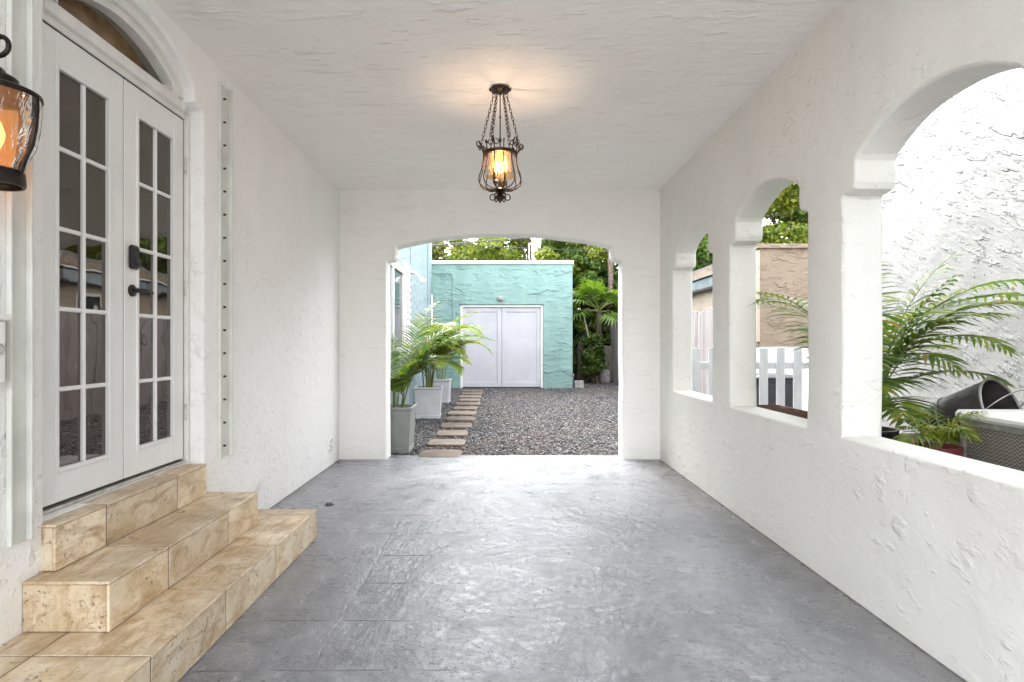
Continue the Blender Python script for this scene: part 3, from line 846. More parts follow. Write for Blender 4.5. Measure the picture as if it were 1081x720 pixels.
mb.lathe([(.004, ZR - .18), (.012, ZR - .20), (.016, ZR - .235), (.010, ZR - .26)], 14)
mb.build('candle_arms', M['iron'], ch, 50)

def lamp(name, loc, e, rad, col):
    l = bpy.data.lights.new(name, 'POINT'); l.energy = e; l.shadow_soft_size = rad; l.color = col
    o = bpy.data.objects.new(name, l); o.location = loc; COL.objects.link(o); return o
lamp('chandelier_light', (CX, CY, CZ + ZR - .075), 1.3, .035, (1.0, .66, .42))

# ------------------------------------------------------------------ wall lantern
LX, LY = -1.768, 2.11
ln = tag(empty('wall_lantern', (LX, LY, 1.9)), 'dark bronze wall lantern with lit seeded glass beside the double doors', 'wall lantern')
mb = MB()
mb.lathe([(.128, .345), (.146, .338), (.148, .325), (.138, .318), (.128, .322)], 36, None, False)
mb.lathe([(.146, .338), (.120, .350), (.075, .362), (.070, .366), (.074, .385), (.068, .392), (.040, .405), (.030, .42), (.014, .432), (.006, .45)], 36)
q = []
for i in range(16):
    t = R(-90) + R(330) * i / 15; rr = .040 * (1 - .5 * i / 15)
    q.append((rr * math.cos(t) + .02, .505 + rr * math.sin(t)))
mb.tube([(0, 0, .44), (.004, 0, .462)] + [(x, 0, z) for x, z in q], [.009] * 10 + [.010] * 4 + [.011] * 4, 8)
mb.build('lid', M['iron_dark'], ln, 45)
mb = MB(); mb.lathe([(.142, .325), (.143, .28), (.138, .21), (.126, .15), (.104, .10), (.088, .06), (.085, .045)], 40, None, False); mb.build('glass', M['seeded'], ln, 60)
mb = MB(); mb.lathe([(.082, 0), (.093, 0), (.096, .012), (.093, .05), (.088, .056), (.082, .05)], 36, None, False)
mb.lathe([(.085, .020), (.001, .018)], 24, None, False)
for a in (R(-84), R(6), R(96), R(186)):
    pr = [(.147, .325), (.148, .28), (.143, .21), (.131, .15), (.109, .10), (.093, .05)]
    mb.tube([(r * math.cos(a), r * math.sin(a), z) for r, z in pr], .009, 6)
mb.build('frame', M['iron_dark'], ln, 45)
mb = MB(); mb.cbox((XL - LX + .001, -.055, .16), (XL - LX + .02, .055, .56), .006)
mb.tube([(XL - LX + .015, 0, .50), (-.10, 0, .535), (-.05, 0, .53), (-.01, 0, .49), (0, 0, .44)], .010, 8)
mb.build('wall_bracket', M['iron_dark'], ln, 45)
mb = MB(); mb.lathe([(.013, .02), (.013, .12), (.016, .13), (.030, .165), (.033, .19), (.022, .225), (.006, .25)], 16); mb.build('bulb', M['bulb_lantern'], ln, 60)
ln.scale = (.94, .94, .97)
lamp('wall_lantern_light', (LX, LY, 1.9 + .185), .55, .04, (1.0, .52, .20))

# mailbox, only its edge in the frame
mbx = tag(empty('mailbox', (XL, 2.17, 1.2)), 'small white mailbox hung on the wall below the lantern', 'mailbox')
mb = MB(); mb.cbox((.0, -.20, .0), (.045, .112, .235), .006); mb.build('body', M['door_white'], mbx)
mb = MB(); mb.cbox((.0, -.21, .236), (.055, .120, .262), .004); mb.build('lid', M['trim_white'], mbx)
mb = MB(); mb.tube([(.052, .075 + .018 * math.cos(t * PI / 8), .13 + .018 * math.sin(t * PI / 8)) for t in range(16)], .003, 6, True); mb.build('ring_pull', M['steel'], mbx)

# small metal cap on the floor
mb = MB(); mb.lathe([(.045, 0), (.045, .006), (.02, .010), (.001, .010)], 20, Matrix.Translation((0, 0, 0)))
mb.tube([(-.03, 0, .008), (-.02, 0, .03), (.01, .005, .036), (.03, 0, .02)], .006, 7)
o = mb.build('floor_cap', M['iron'], None, 40); o.location = (-1.45, 5.09, .001); o.scale = (.85, .85, .5)
tag(o, 'small dark metal cap on the grey floor beyond the steps', 'floor cap')

# ------------------------------------------------------------------ garage
GY = 16.94
ga = tag(empty('garage', (0, GY, gz(GY))), 'turquoise stucco garage with white double doors behind the gravel yard', 'garage')
gy0 = gz(GY)
def local(mb, o):  # shift world-made geometry into the frame of an empty
    L = o.location; mb.v = [(x - L.x, y - L.y, z - L.z) for x, y, z in mb.v]; return mb
def gmap(u, v, w): return (u, w - GY, v - gy0)
wall_holes('wall', (-1.955, gy0 - .1, 1.97, 3.60), [[(1.15, gy0 - .06), (1.15, 2.47), (-1.17, 2.47), (-1.17, gy0 - .06)]], GY, GY + .3, gmap, M['turquoise'], ga, .012, 2)
mb = MB(); mb.box((-1.955, GY + .3, gy0 - .1), (1.965, GY + 5, 3.55)); local(mb, ga).build('body', M['turquoise'], ga)
mb = MB(); mb.cbox((-1.99, GY - .05, 3.60), (2.0, GY + 5.04, 3.69), .01); local(mb, ga).build('coping', M['coping'], ga)
for x0, x1 in ((-1.105, -.012), (-.004, 1.085)):
    mb = MB(); z0, z1 = gy0 + .03, 2.40; y = GY + .12
    st = .12
    for a in ((x0, z0, x0 + st, z1), (x1 - st, z0, x1, z1), (x0 + st, z1 - .13, x1 - st, z1), (x0 + st, z0, x1 - st, z0 + .14)):
        mb.cbox((a[0], y, a[1]), (a[2], y + .04, a[3]), .006)
    mb.cbox((x0 + st - .01, y + .024, z0 + .13), (x1 - st + .01, y + .035, z1 - .12), .002)
    local(mb, ga).build('door', M['garage_door'], ga)
mb = MB()
for a in ((-1.168, gy0, -1.106, 2.465), (1.086, gy0, 1.148, 2.465), (-1.106, 2.405, 1.086, 2.465)): mb.cbox((a[0], GY + .06, a[1]), (a[2], GY + .16, a[3]), .005)
local(mb, ga).build('door_frame', M['trim_white'], ga)
mb = MB(); mb.cbox((-.12, GY - .09, 2.58), (.04, GY, 2.70), .012); mb.cbox((-.10, GY - .11, 2.60), (.02, GY - .088, 2.68), .006); local(mb, ga).build('lamp', M['concrete'], ga)
mb = MB(); mb.tube([(-1.95, GY - .02, 3.34), (-1.45, GY - .02, 3.34), (-1.39, GY - .02, 3.31), (-1.37, GY - .02, 3.25), (-1.37, GY - .02, gy0)], .013, 6); local(mb, ga).build('conduit', M['turquoise'], ga, 50)

# stepping stones
first = None
ys = [7.50 + .80 * k - .003 * k * k for k in range(12)]
slab_lab = ['nearest', 'second', 'third', 'fourth', 'fifth', 'sixth', 'seventh', 'eighth', 'ninth', 'tenth', 'eleventh', 'farthest']
for k, y in enumerate(ys):
    mb = MB(); hw = .255 + rng.uniform(-.02, .02); hd = .265 + rng.uniform(-.02, .02)
    n_ = 28; top = []; bot = []; mid = []
    for i in range(n_):
        t = 2 * PI * i / n_
        c, s = math.cos(t), math.sin(t)
        m_ = max(abs(c), abs(s)) ** .85
        x = hw * c / m_; yy = hd * s / m_
        j = 1 + .03 * mnoise.noise(Vector((c * 2 + k * 5, s * 2, k)))
        top.append((x * j * .97, yy * j * .96, .030)); mid.append((x * j, yy * j, .020)); bot.append((x * j, yy * j, -.03))
    mb.add(top + mid + bot, [tuple(range(n_))] + [(n_ + i, n_ + (i+1) % n_, (i+1) % n_, i) for i in range(n_)] + [(2*n_ + i, 2*n_ + (i+1) % n_, n_ + (i+1) % n_, n_ + i) for i in range(n_)])
    o = mb.build('stepping_stone', M['slab_brown'], None, 35)
    o.location = (-.745 + rng.uniform(-.02, .02) - (.0 if k else 0), y, gz(y) + .004); o.rotation_euler = (0, 0, rng.uniform(-.05, .05))
    tag(o, 'brown stepping stone in the gravel, %s from the carport' % slab_lab[k] if k not in (0, 11) else
        ('brown stepping stone in the gravel, nearest to the carport' if k == 0 else 'brown stepping stone in the gravel, farthest, at the garage doors'), 'stepping stone', 'brown stepping stones across the gravel')

# ------------------------------------------------------------------ plants
def frond(mb, rb, base, az, e0, L, droop, lmax, npair, width=.028, r0=.007, start=.22, vup=.35, seed=0, lean=.75, tipdrop=.35, side_curve=0.0):
    rr = random.Random(seed)
    N = 18; p = Vector(base); pts = [p.copy()]; tg = []
    for i in range(N):
        t = (i + .5) / N
        e = e0 - droop * t ** 1.35
        a = az + side_curve * t
        d = Vector((math.cos(a) * math.cos(e), math.sin(a) * math.cos(e), math.sin(e)))
        p = p + d * (L / N); pts.append(p.copy()); tg.append(d)
    tg.append(tg[-1])
    rb.tube(pts, [r0 * (1 - .85 * i / N) for i in range(N + 1)], 5)
    for k in range(npair):
        t = start + (1 - start) * (k + .3) / npair
        f = t * N; i = min(int(f), N - 1); u = f - i
        q = pts[i].lerp(pts[i+1], u); d = tg[i].lerp(tg[min(i+1, N)], u).normalized()
        side = d.cross(Vector((0, 0, 1)))
        side = side.normalized() if side.length > .05 else Vector((-math.sin(az), math.cos(az), 0))
        nup = side.cross(d).normalized()
        tt = (t - start) / (1 - start)
        ll = lmax * (.45 + .55 * math.sin(PI * min(1, tt * .9 + .18))) * (1 - .45 * tt ** 3)
        for s in (-1, 1):
            l_ = ll * rr.uniform(.85, 1.1)
            ln_ = lean + .35 * tt
            dr = (side * s + d * ln_ + nup * (vup * rr.uniform(.5, 1.2))).normalized()
            w = width * rr.uniform(.8, 1.15)
            wd = (d - dr * d.dot(dr))
            wd = wd.normalized() if wd.length > .01 else nup
            wd = (wd + nup * rr.uniform(-.5, .1)).normalized()
            c = []; pos = q.copy(); dd = dr.copy()
            m = 4
            for j in range(m + 1):
                c.append(pos.copy()); dd = (dd + Vector((0, 0, -tipdrop / m * (j + .5) * .9))).normalized(); pos = pos + dd * (l_ / m)
            ws = [.35, 1.0, .95, .6, .04]
            vs = []
            for j in range(m + 1): vs += [c[j] - wd * (w * ws[j] / 2), c[j] + wd * (w * ws[j] / 2)]
            mb.add(vs, [(2*j, 2*j+1, 2*j+3, 2*j+2) for j in range(m)])

def planter_square(root, s, h, material, taper=.86, rim=.03):
    mb = MB()
    a, b = s / 2 * taper, s / 2
    def ring(r, z): return [(-r, -r, z), (r, -r, z), (r, r, z), (-r, r, z)]
    rs = [ring(a, 0), ring(a + (b - a) * .1, h * .10), ring(a + (b-a)*.1 - .006, h * .105), ring(b - .012, h - rim - .012), ring(b - .004, h - rim - .006), ring(b + .008, h - rim), ring(b + .008, h), ring(b - .025, h), ring(b - .03, h - .06)]
    vs = [p for r in rs for p in r]; fs = [(3, 2, 1, 0)]
    for i in range(len(rs) - 1):
        for k in range(4):
            l = (k + 1) % 4; fs.append((i*4+k, i*4+l, (i+1)*4+l, (i+1)*4+k))
    mb.add(vs, fs)
    o = mb.build('planter', material, root, bevel=.006)
    so = MB(); r = b - .029; so.add(ring(r, h - .05), [(0, 1, 2, 3)]); so.build('soil', M['soil'], o)
    return o

def potted_palm(loc, s, h, pm, lm, specs, label, rz=0.0, seed=0, canes=5, cane_h=.35, back=9.0):
    root = tag(empty('potted_palm', loc, rz), label, 'potted palm', 'potted palms along the turquoise wall')
    planter_square(root, s, h, pm)
    rr = random.Random(seed)
    cn = MB()
    cps = []
    for k in range(canes):
        a = 2 * PI * k / canes + rr.uniform(-.4, .4); r = s * rr.uniform(.06, .2)
        b = Vector((r * math.cos(a), r * math.sin(a), h - .06)); hh = cane_h * rr.uniform(.7, 1.15)
        t_ = b + Vector((math.cos(a) * .05, math.sin(a) * .05, hh)); cps.append((b, t_, a))
        cn.tube([b, b.lerp(t_, .5) + Vector((0, 0, .01)), t_], [.014, .012, .009], 7)
    cn.build('stem', M['cane'], root, 60)
    lf = MB(); rb = MB()
    for i, (az, e0, L, dr, lm_) in enumerate(specs):
        if math.cos(az) < -.05: L = min(L, .42 / -math.cos(az)); lm_ = min(lm_, .2)
        if math.sin(az) < -.05: L = min(L, back / -math.sin(az)); lm_ = min(lm_, .22) if back < 1 else lm_
        c = min(cps, key=lambda q: -math.cos(q[2] - az))
        c = cps[i % len(cps)] if rr.random() < .4 else c
        frond(lf, rb, c[1].lerp(c[0], rr.uniform(0, .5)), az, e0, L, dr, lm_, int(16 + L * 12), seed=seed * 100 + i, width=.022, tipdrop=.38, lean=.6)
    cr = lf.build('crown', lm, root)
    rb.build('frond_ribs', M['cane'], root, 60)
    return root
def specs(n, seed, L0, L1, lmax, e0=(.75, 1.45), dr=(.9, 1.7), az0=0.0, az1=2*PI):
    rr = random.Random(seed); out = []
    for k in range(n):
        az = az0 + (az1 - az0) * (k + rr.uniform(.1, .9)) / n
        out.append((az, rr.uniform(*e0), rr.uniform(L0, L1), rr.uniform(*dr), lmax * rr.uniform(.8, 1.1)))
    return out
# nearest, in the grey planter, half behind the arch; long fronds reach over the path
sp = specs(18, 5, .6, 1.05, .32, (1.1, 1.52), (.5, 1.2)) + [(R(-2), 1.3, 1.55, 1.7, .40), (R(30), 1.35, 1.4, 1.4, .36), (R(60), 1.4, 1.5, 1.0, .36), (R(160), 1.0, 1.2, 1.3, .3), (R(75), 1.2, 1.2, 1.0, .32), (R(10), 1.25, 1.05, 1.9, .3)]
potted_palm((-1.385, 7.84, gz(7.84) + .0), .50, .58, M['planter_grey'], M['palm_dark'], sp, 'areca palm in a grey square planter just past the arch', 0, 2, 7, .3, .28)
sp = specs(36, 8, .75, 1.2, .40, (.85, 1.5), (1.2, 2.2)) + [(R(-10), 1.2, 1.4, 2.2, .42), (R(20), 1.25, 1.4, 2.0, .40), (R(-40), 1.25, 1.5, 2.0, .42), (R(-70), 1.3, 1.5, 1.9, .40), (R(-25), 1.38, 1.5, 1.8, .42), (R(60), 1.42, 1.5, 1.5, .42), (R(-90), 1.42, 1.4, 1.5, .42), (R(0), 1.46, 1.45, 1.3, .42)]
potted_palm((-1.33, 11.0, gz(11.0)), .50, .56, M['planter_white'], M['palm_yellow'], sp, 'yellow green areca palm in a white square planter, middle of the row', .05, 4, 10, .5)
sp = specs(18, 21, .9, 1.4, .34, (.8, 1.45), (.9, 1.7))
potted_palm((-1.36, 13.4, gz(13.4)), .46, .52, M['planter_white'], M['palm_leaf'], sp, 'areca palm in a white planter nearest the garage doors', -.04, 6, 7, .4)

# ------------------------------------------------------------------ fence, neighbours
fe = tag(empty('wooden_fence', (3.5, 15, gz(15))), 'weathered wooden board fence along the right side of the gravel yard', 'fence')
mb = MB(); y = 10.0; k = 0
while y < 19.7:
    h = 1.93 + .02 * math.sin(k * 2.3) + rng.uniform(-.02, .02); z = gz(y); x = 3.5 + rng.uniform(-.006, .006)
    mb.add([(x, y, z + .03), (x, y + .136, z + .03), (x, y + .136, z + h - .03), (x, y + .105, z + h), (x, y + .03, z + h), (x, y, z + h - .03)] +
           [(x + .02, y, z + .03), (x + .02, y + .136, z + .03), (x + .02, y + .136, z + h - .03), (x + .02, y + .105, z + h), (x + .02, y + .03, z + h), (x + .02, y, z + h - .03)],
           [(5,4,3,2,1,0), (6,7,8,9,10,11)] + [(i, (i+1) % 6, 6 + (i+1) % 6, 6 + i) for i in range(6)])
    y += .141; k += 1
local(mb, fe).build('boards', M['fence'], fe)
mb = MB()
for z in (.35, 1.0, 1.7): mb.cbox((3.522, 10.0, gz(14) + z - .045), (3.56, 19.7, gz(14) + z + .045), .004)
local(mb, fe).build('rail', M['fence'], fe)
for y in (10.05, 12.4, 14.8, 17.2, 19.6):
    mb = MB(); mb.cbox((3.562, y, gz(y) - .2), (3.65, y + .09, gz(y) + 1.95), .005); local(mb, fe).build('post', M['fence'], fe)

# beige neighbour
nb = tag(empty('beige_building', (4.8, 11.3, 0)), 'beige stucco building with a metal fascia behind the picket fence', 'building')
mb = MB(); mb.box((4.80, 11.30, 1.33), (11.0, 18.0, 3.14)); local(mb, nb).build('wall', M['beige'], nb)
mb = MB(); mb.box((4.84, 11.36, -.1), (11.0, 17.96, 1.329)); local(mb, nb).build('lower_wall', M['coping'], nb)
mb = MB(); mb.cbox((4.74, 11.24, 3.14), (11.0, 12.0, 3.22), .008); local(mb, nb).build('coping', M['beige'], nb)
mb = MB(); mb.cbox((4.745, 11.27, 1.40), (4.797, 11.40, 3.10), .006); local(mb, nb).build('corner_trim', M['cream'], nb)
mb = MB()
mb.cbox((4.60, 12.05, 2.62), (4.797, 17.9, 2.86), .02)
mb.add([(4.56, 12.02, 2.87), (4.56, 17.95, 2.87), (5.6, 17.95, 3.18), (5.6, 12.02, 3.18), (4.56, 12.02, 2.89), (4.56, 17.95, 2.89), (5.6, 17.95, 3.2), (5.6, 12.02, 3.2)],
       [(0,1,2,3), (7,6,5,4), (0,4,5,1), (0,3,7,4), (1,5,6,2)])
local(mb, nb).build('fascia', M['gutter'], nb)
mb = MB(); mb.box((5.2, 12.02, 3.14), (11.0, 18.1, 3.34)); local(mb, nb).build('roof', M['roof_dark'], nb)
mb = MB(); mb.box((4.797, 12.05, 1.4), (4.799, 17.9, 2.60)); local(mb, nb).build('side_plaster', M['cream'], nb)
mb = MB(); mb.cbox((4.77, 12.6, 1.75), (4.80, 13.3, 2.4), .01); wnd = local(mb, nb).build('window', M['trim_white'], nb)
mb = MB(); mb.box((4.765, 12.66, 1.81), (4.769, 13.24, 2.34)); local(mb, nb).build('pane', M['dark_glass'], wnd)

# white neighbour wall
wn = tag(empty('neighbour_house', (3.9, 3, 0)), 'bright white rough stucco house wall beyond the arcade', 'house')
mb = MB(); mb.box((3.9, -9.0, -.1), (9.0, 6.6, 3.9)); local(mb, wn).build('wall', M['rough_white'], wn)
mb = MB(); mb.box((2.72, -9.0, -.1), (3.899, 1.2, 3.95)); local(mb, wn).build('sky_blocker', M['rough_white'], wn)  # unseen block added to keep front sky off the arcade jambs
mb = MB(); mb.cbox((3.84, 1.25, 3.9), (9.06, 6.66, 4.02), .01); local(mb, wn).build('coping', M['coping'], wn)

# picket fence between the arcade and the neighbour
pf = tag(empty('picket_fence', (3.0, 7.5, gz(7.5))), 'white picket fence with flat tops closing the side passage', 'fence')
x = 2.13
while x < 4.6:
    mb = MB(); mb.cbox((x, 7.485, gz(7.5) + .05), (x + .105, 7.505, 1.31 + rng.uniform(-.006, .006)), .003); local(mb, pf).build('picket', M['picket'], pf)
    x += .21
for z in (.30, 1.09):
    mb = MB(); mb.cbox((2.085, 7.507, z - .042), (4.6, 7.545, z + .042), .003); local(mb, pf).build('rail', M['picket'], pf)

# dark wheeled bin behind the pickets
def bin_(loc, label):
    r = tag(empty('wheeled_bin', loc), label, 'bin')
    mb = MB()
    def ring(wx, wy, z, oy=0): return [(-wx, -wy + oy, z), (wx, -wy + oy, z), (wx, wy + oy, z), (-wx, wy + oy, z)]
    rs = [ring(.21, .24, .04), ring(.27, .32, .86), ring(.29, .34, .865), ring(.29, .34, .90)]
    mb.add([p for q in rs for p in q], [(3,2,1,0)] + [(i*4+k, i*4+(k+1) % 4, (i+1)*4+(k+1) % 4, (i+1)*4+k) for i in range(3) for k in range(4)] + [(12,13,14,15)])
    mb.build('body', M['bin'], r, bevel=.012)
    mb = MB(); rs = [ring(.30, .355, .902), ring(.30, .355, .925), ring(.26, .31, .955)]
    mb.add([p for q in rs for p in q], [(3,2,1,0)] + [(i*4+k, i*4+(k+1) % 4, (i+1)*4+(k+1) % 4, (i+1)*4+k) for i in range(2) for k in range(4)] + [(8,9,10,11)])
    mb.build('lid', M['bin'], r, bevel=.008)
    for s in (-1, 1):
        mb = MB(); mb.lathe([(.02, -.02), (.10, -.02), (.105, 0), (.10, .02), (.02, .02)], 20, Matrix.Translation((s * .26, .26, .10)) @ Matrix.Rotation(R(90), 4, 'Y')); mb.build('wheel', M['black'], r, 40)
    mb = MB(); mb.tube([(-.22, .35, .86), (-.22, .41, .90), (.22, .41, .90), (.22, .35, .86)], .014, 8); mb.build('handle', M['bin'], r, 50)
bin_((3.66, 8.35, gz(8.35)), 'dark wheeled bin behind the white pickets')

# ------------------------------------------------------------------ things outside the large opening
lg = tag(empty('concrete_ledge', (2.95, 3.5, 0)), 'low concrete ledge in the side passage carrying pots and wicker chest', 'ledge')
mb = MB(); mb.cbox((2.28, 2.2, -.06), (3.55, 4.75, .42), .012); local(mb, lg).build('block', M['concrete'], lg)

# wicker chest with white lid
wk = tag(empty('wicker_chest', (2.98, 3.0, .42)), 'grey wicker chest with metal rails and white lid outside the largest opening', 'chest')
mb = MB(); mb.box((-.27, -.47, .0), (.27, .55, .49)); mb.build('body', M['wicker'], wk)
mb = MB()
for z in (.0, .235, .455):
    mb.cbox((-.285, -.485, z), (-.272, .565, z + .035), .004); mb.cbox((-.271, -.484, z), (.285, -.471, z + .035), .004); mb.cbox((-.271, .551, z), (.285, .564, z + .035), .004)
for (a, b) in ((-.287, -.487), (-.287, .538), (.26, .538), (.26, -.487)): mb.cbox((a, b, 0), (a + .03, b + .03, .489), .004)
mb.build('rail', M['bucket_rim'], wk)
mb = MB(); mb.cbox((-.31, -.51, .491), (.31, .59, .545), .018); mb.build('lid', M['coping'], wk, 35)

# tipped dark bucket
bk = tag(empty('tipped_bucket', (3.17, 3.84, .925)), 'large dark metal bucket lying tipped over behind the wicker chest', 'bucket')
axis = Vector((.40, -.82, .34)).normalized()          # towards the mouth
Tb = axis.to_track_quat('Z', 'Y').to_matrix().to_4x4()
mb = MB(); mb.lathe([(.13, -.46), (.145, -.45), (.175, -.28), (.205, -.05), (.213, .0), (.205, .0), (.168, -.28), (.138, -.44), (.001, -.44)], 40, Tb, False); mb.lathe([(.13, -.46), (.001, -.46)], 40, Tb, False)
mb.build('body', M['bucket'], bk, 40)
mb = MB(); mb.tube([Tb @ Vector((.213 * math.cos(t * PI / 24), .213 * math.sin(t * PI / 24), .002)) for t in range(48)], .009, 6, True)
mb.tube([Tb @ Vector((.172 * math.cos(t * PI / 24), .172 * math.sin(t * PI / 24), -.30)) for t in range(48)], .007, 6, True)
mb.build('rim', M['bucket_rim'], bk, 60)
mb = MB(); mb.tube([Tb @ Vector((.21 * math.cos(t), .21 * math.sin(t) * .45, -.02 + .17 * math.sin(t))) for t in [PI * i / 20 for i in range(21)]], .004, 6); mb.build('handle', M['bucket_rim'], bk, 60)
# crate that carries it
cr = tag(empty('wooden_crate', (2.95, 4.06, .42)), 'low wooden crate supporting the tipped bucket', 'crate')
for k in range(3):
    mb = MB(); mb.cbox((-.30, -.22, .02 + k * .10), (.30, -.205, .10 + k * .10), .003); mb.cbox((-.30, .205, .02 + k * .10), (.30, .22, .10 + k * .10), .003)
    mb.cbox((-.30, -.204, .02 + k * .10), (-.285, .204, .10 + k * .10), .003); mb.cbox((.285, -.204, .02 + k * .10), (.30, .204, .10 + k * .10), .003); mb.build('slat', M['gate_wood'], cr)
mb = MB()
for k in range(4): mb.cbox((-.28, -.20 + k * .103, .285), (.28, -.11 + k * .103, .298), .003)
for a in (-.28, .255):
    for b in (-.20, .175): mb.cbox((a, b, 0), (a + .025, b + .025, .284), .003)
mb.build('frame', M['gate_wood'], cr)

def round_pot(root, r, h, material):
    mb = MB(); mb.lathe([(r * .68, 0), (r * .95, h * .85), (r * 1.0, h * .86), (r * 1.03, h), (r * .93, h), (r * .88, h - .05), (.001, h - .05)], 32); o = mb.build('pot', material, root, 40)
    mb = MB(); mb.lathe([(r * .9, h - .045), (.001, h - .04)], 24, None, False); mb.build('soil', M['soil'], o)
# large palm by the opening
pa = tag(empty('palm', (2.56, 4.26, .42)), 'large dark green areca palm standing outside the two larger openings', 'palm')
round_pot(pa, .19, .34, M['bucket'])
lf = MB(); rb = MB(); cn = MB()
rr = random.Random(77)
for k in range(6):
    a = k * PI / 3; cn.tube([(.06 * math.cos(a), .06 * math.sin(a), .28), (.08 * math.cos(a), .08 * math.sin(a), .5), (.10 * math.cos(a), .10 * math.sin(a), .62)], [.015, .012, .009], 7)
fr = [ # az, e0, L, droop, leaflet
    (R(-12), 1.25, 1.25, 1.45, .50), (R(-32), 1.15, 1.1, 1.5, .50), (R(6), 1.2, 1.3, 1.4, .50), (R(-55), 1.25, .95, 1.5, .44), (R(28), 1.1, 1.0, 1.3, .38),
    (R(-75), 1.0, .65, 2.0, .34), (R(-108), 1.15, .62, 2.1, .34), (R(-122), 1.0, .66, 2.2, .34), (R(-95), .7, .55, 1.8, .32), (R(-20), .6, .8, 1.2, .34),
    (R(96), 1.25, 1.5, 1.35, .42), (R(106), 1.1, 1.45, 1.25, .42), (R(84), .9, 1.35, 1.2, .38), (R(76), 1.4, 1.5, 1.2, .40), (R(50), 1.35, 1.15, 1.3, .36),
    (R(-30), 1.48, 1.05, .8, .34), (R(170), 1.4, .45, 1.2, .2), (R(0), .85, 1.0, 1.6, .36), (R(-15), 1.46, 1.15, .8, .34), (R(-130), 1.3, .8, 1.7, .34), (R(-85), 1.35, .9, 1.4, .36)]
for i, (az, e0, L, dr, lm_) in enumerate(fr):
    b = Vector((.09 * math.cos(az), .09 * math.sin(az), rr.uniform(.42, .72)))
    frond(lf, rb, b, az, e0, L, dr, lm_, int(9 + L * 9), width=.030, seed=900 + i, vup=.12, tipdrop=.22 + .25 * rr.random(), lean=.42, side_curve=rr.uniform(-.35, .35))
lf.build('crown', M['palm_open'], pa); rb.build('frond_ribs', M['cane'], pa, 60); cn.build('stem', M['cane'], pa, 60)
# small bright plant in a red pot
sp_ = tag(empty('potted_plant', (2.46, 3.44, .42)), 'small bright yellow green plant in a red pot on the ledge', 'potted plant')
round_pot(sp_, .125, .355, M['pot_red'])
lf = MB(); rb = MB()
for i in range(11):
    az = R(-60 + i * 33); frond(lf, rb, (.02 * math.cos(az), .02 * math.sin(az), .32), az, rr.uniform(.9, 1.45), rr.uniform(.24, .38), rr.uniform(1.2, 2.3), .18, 10, width=.013, r0=.004, seed=700 + i, tipdrop=.7)
lf.build('crown', M['palm_yellow'], sp_); rb.build('frond_ribs', M['cane'], sp_, 60)
# rusty lattice stand
rs = tag(empty('rusty_stand', (2.27, 4.85, gz(4.8))), 'rusty iron lattice stand just outside the middle opening', 'plant stand')
mb = MB(); zt = .845
for x in (-.13, .13): mb.tube([(x, -.48, zt), (x, .42, zt)], .009, 7)
for y in (-.48, .42): mb.tube([(-.13, y, zt), (.13, y, zt)], .009, 7)
for k in range(12):
    y = -.48 + .9 * k / 12
    mb.tube([(-.13, y, zt), (-.13, y + .0375, zt - .045), (-.13, y + .075, zt)], .005, 6); mb.tube([(-.13, y, zt - .003), (.13, y + .075, zt - .003)], .005, 6)
mb.tube([(-.13, -.48, zt - .05), (-.13, .42, zt - .05)], .006, 6)
mb.build('top', M['rust'], rs, 60)
for x in (-.13, .13):
    for y in (-.48, .42):
        mb = MB(); mb.tube([(x, y, zt), (x, y, .4), (x * 1.1, y * 1.02, 0)], .010, 7); mb.build('leg', M['rust'], rs, 60)

# ------------------------------------------------------------------ trees
def leaf_cloud(centers, radii, per, size, seed, up=.35):
    r = np.random.default_rng(seed)
    V = []
    for (c, rad, n_) in zip(centers, radii, per):
        d = r.normal(size=(n_, 3)); d /= np.linalg.norm(d, axis=1)[:, None]
        q = rad * r.random(n_) ** .42
        p = np.array(c) + d * q[:, None] * np.array([1, 1, .72])
        nrm = r.normal(size=(n_, 3)) + d * .7 + np.array([0, 0, up]); nrm /= np.linalg.norm(nrm, axis=1)[:, None]
        a = r.normal(size=(n_, 3)); a -= nrm * (a * nrm).sum(1)[:, None]; a /= np.linalg.norm(a, axis=1)[:, None]
        a[:, 2] -= .35; a /= np.linalg.norm(a, axis=1)[:, None]
        b = np.cross(nrm, a)
        s = size * (.6 + .8 * r.random(n_))[:, None]
        l0 = p - a * s * .5; tip = p + a * s * .55 - nrm * s * .12
        m1 = p + b * s * .24 + nrm * s * .05; m2 = p - b * s * .24 + nrm * s * .05
        V.append(np.stack([l0, m1, tip, m2], 1))
    V = np.concatenate(V).reshape(-1, 3)
    Fc = np.arange(len(V)).reshape(-1, 4)
    return V, Fc

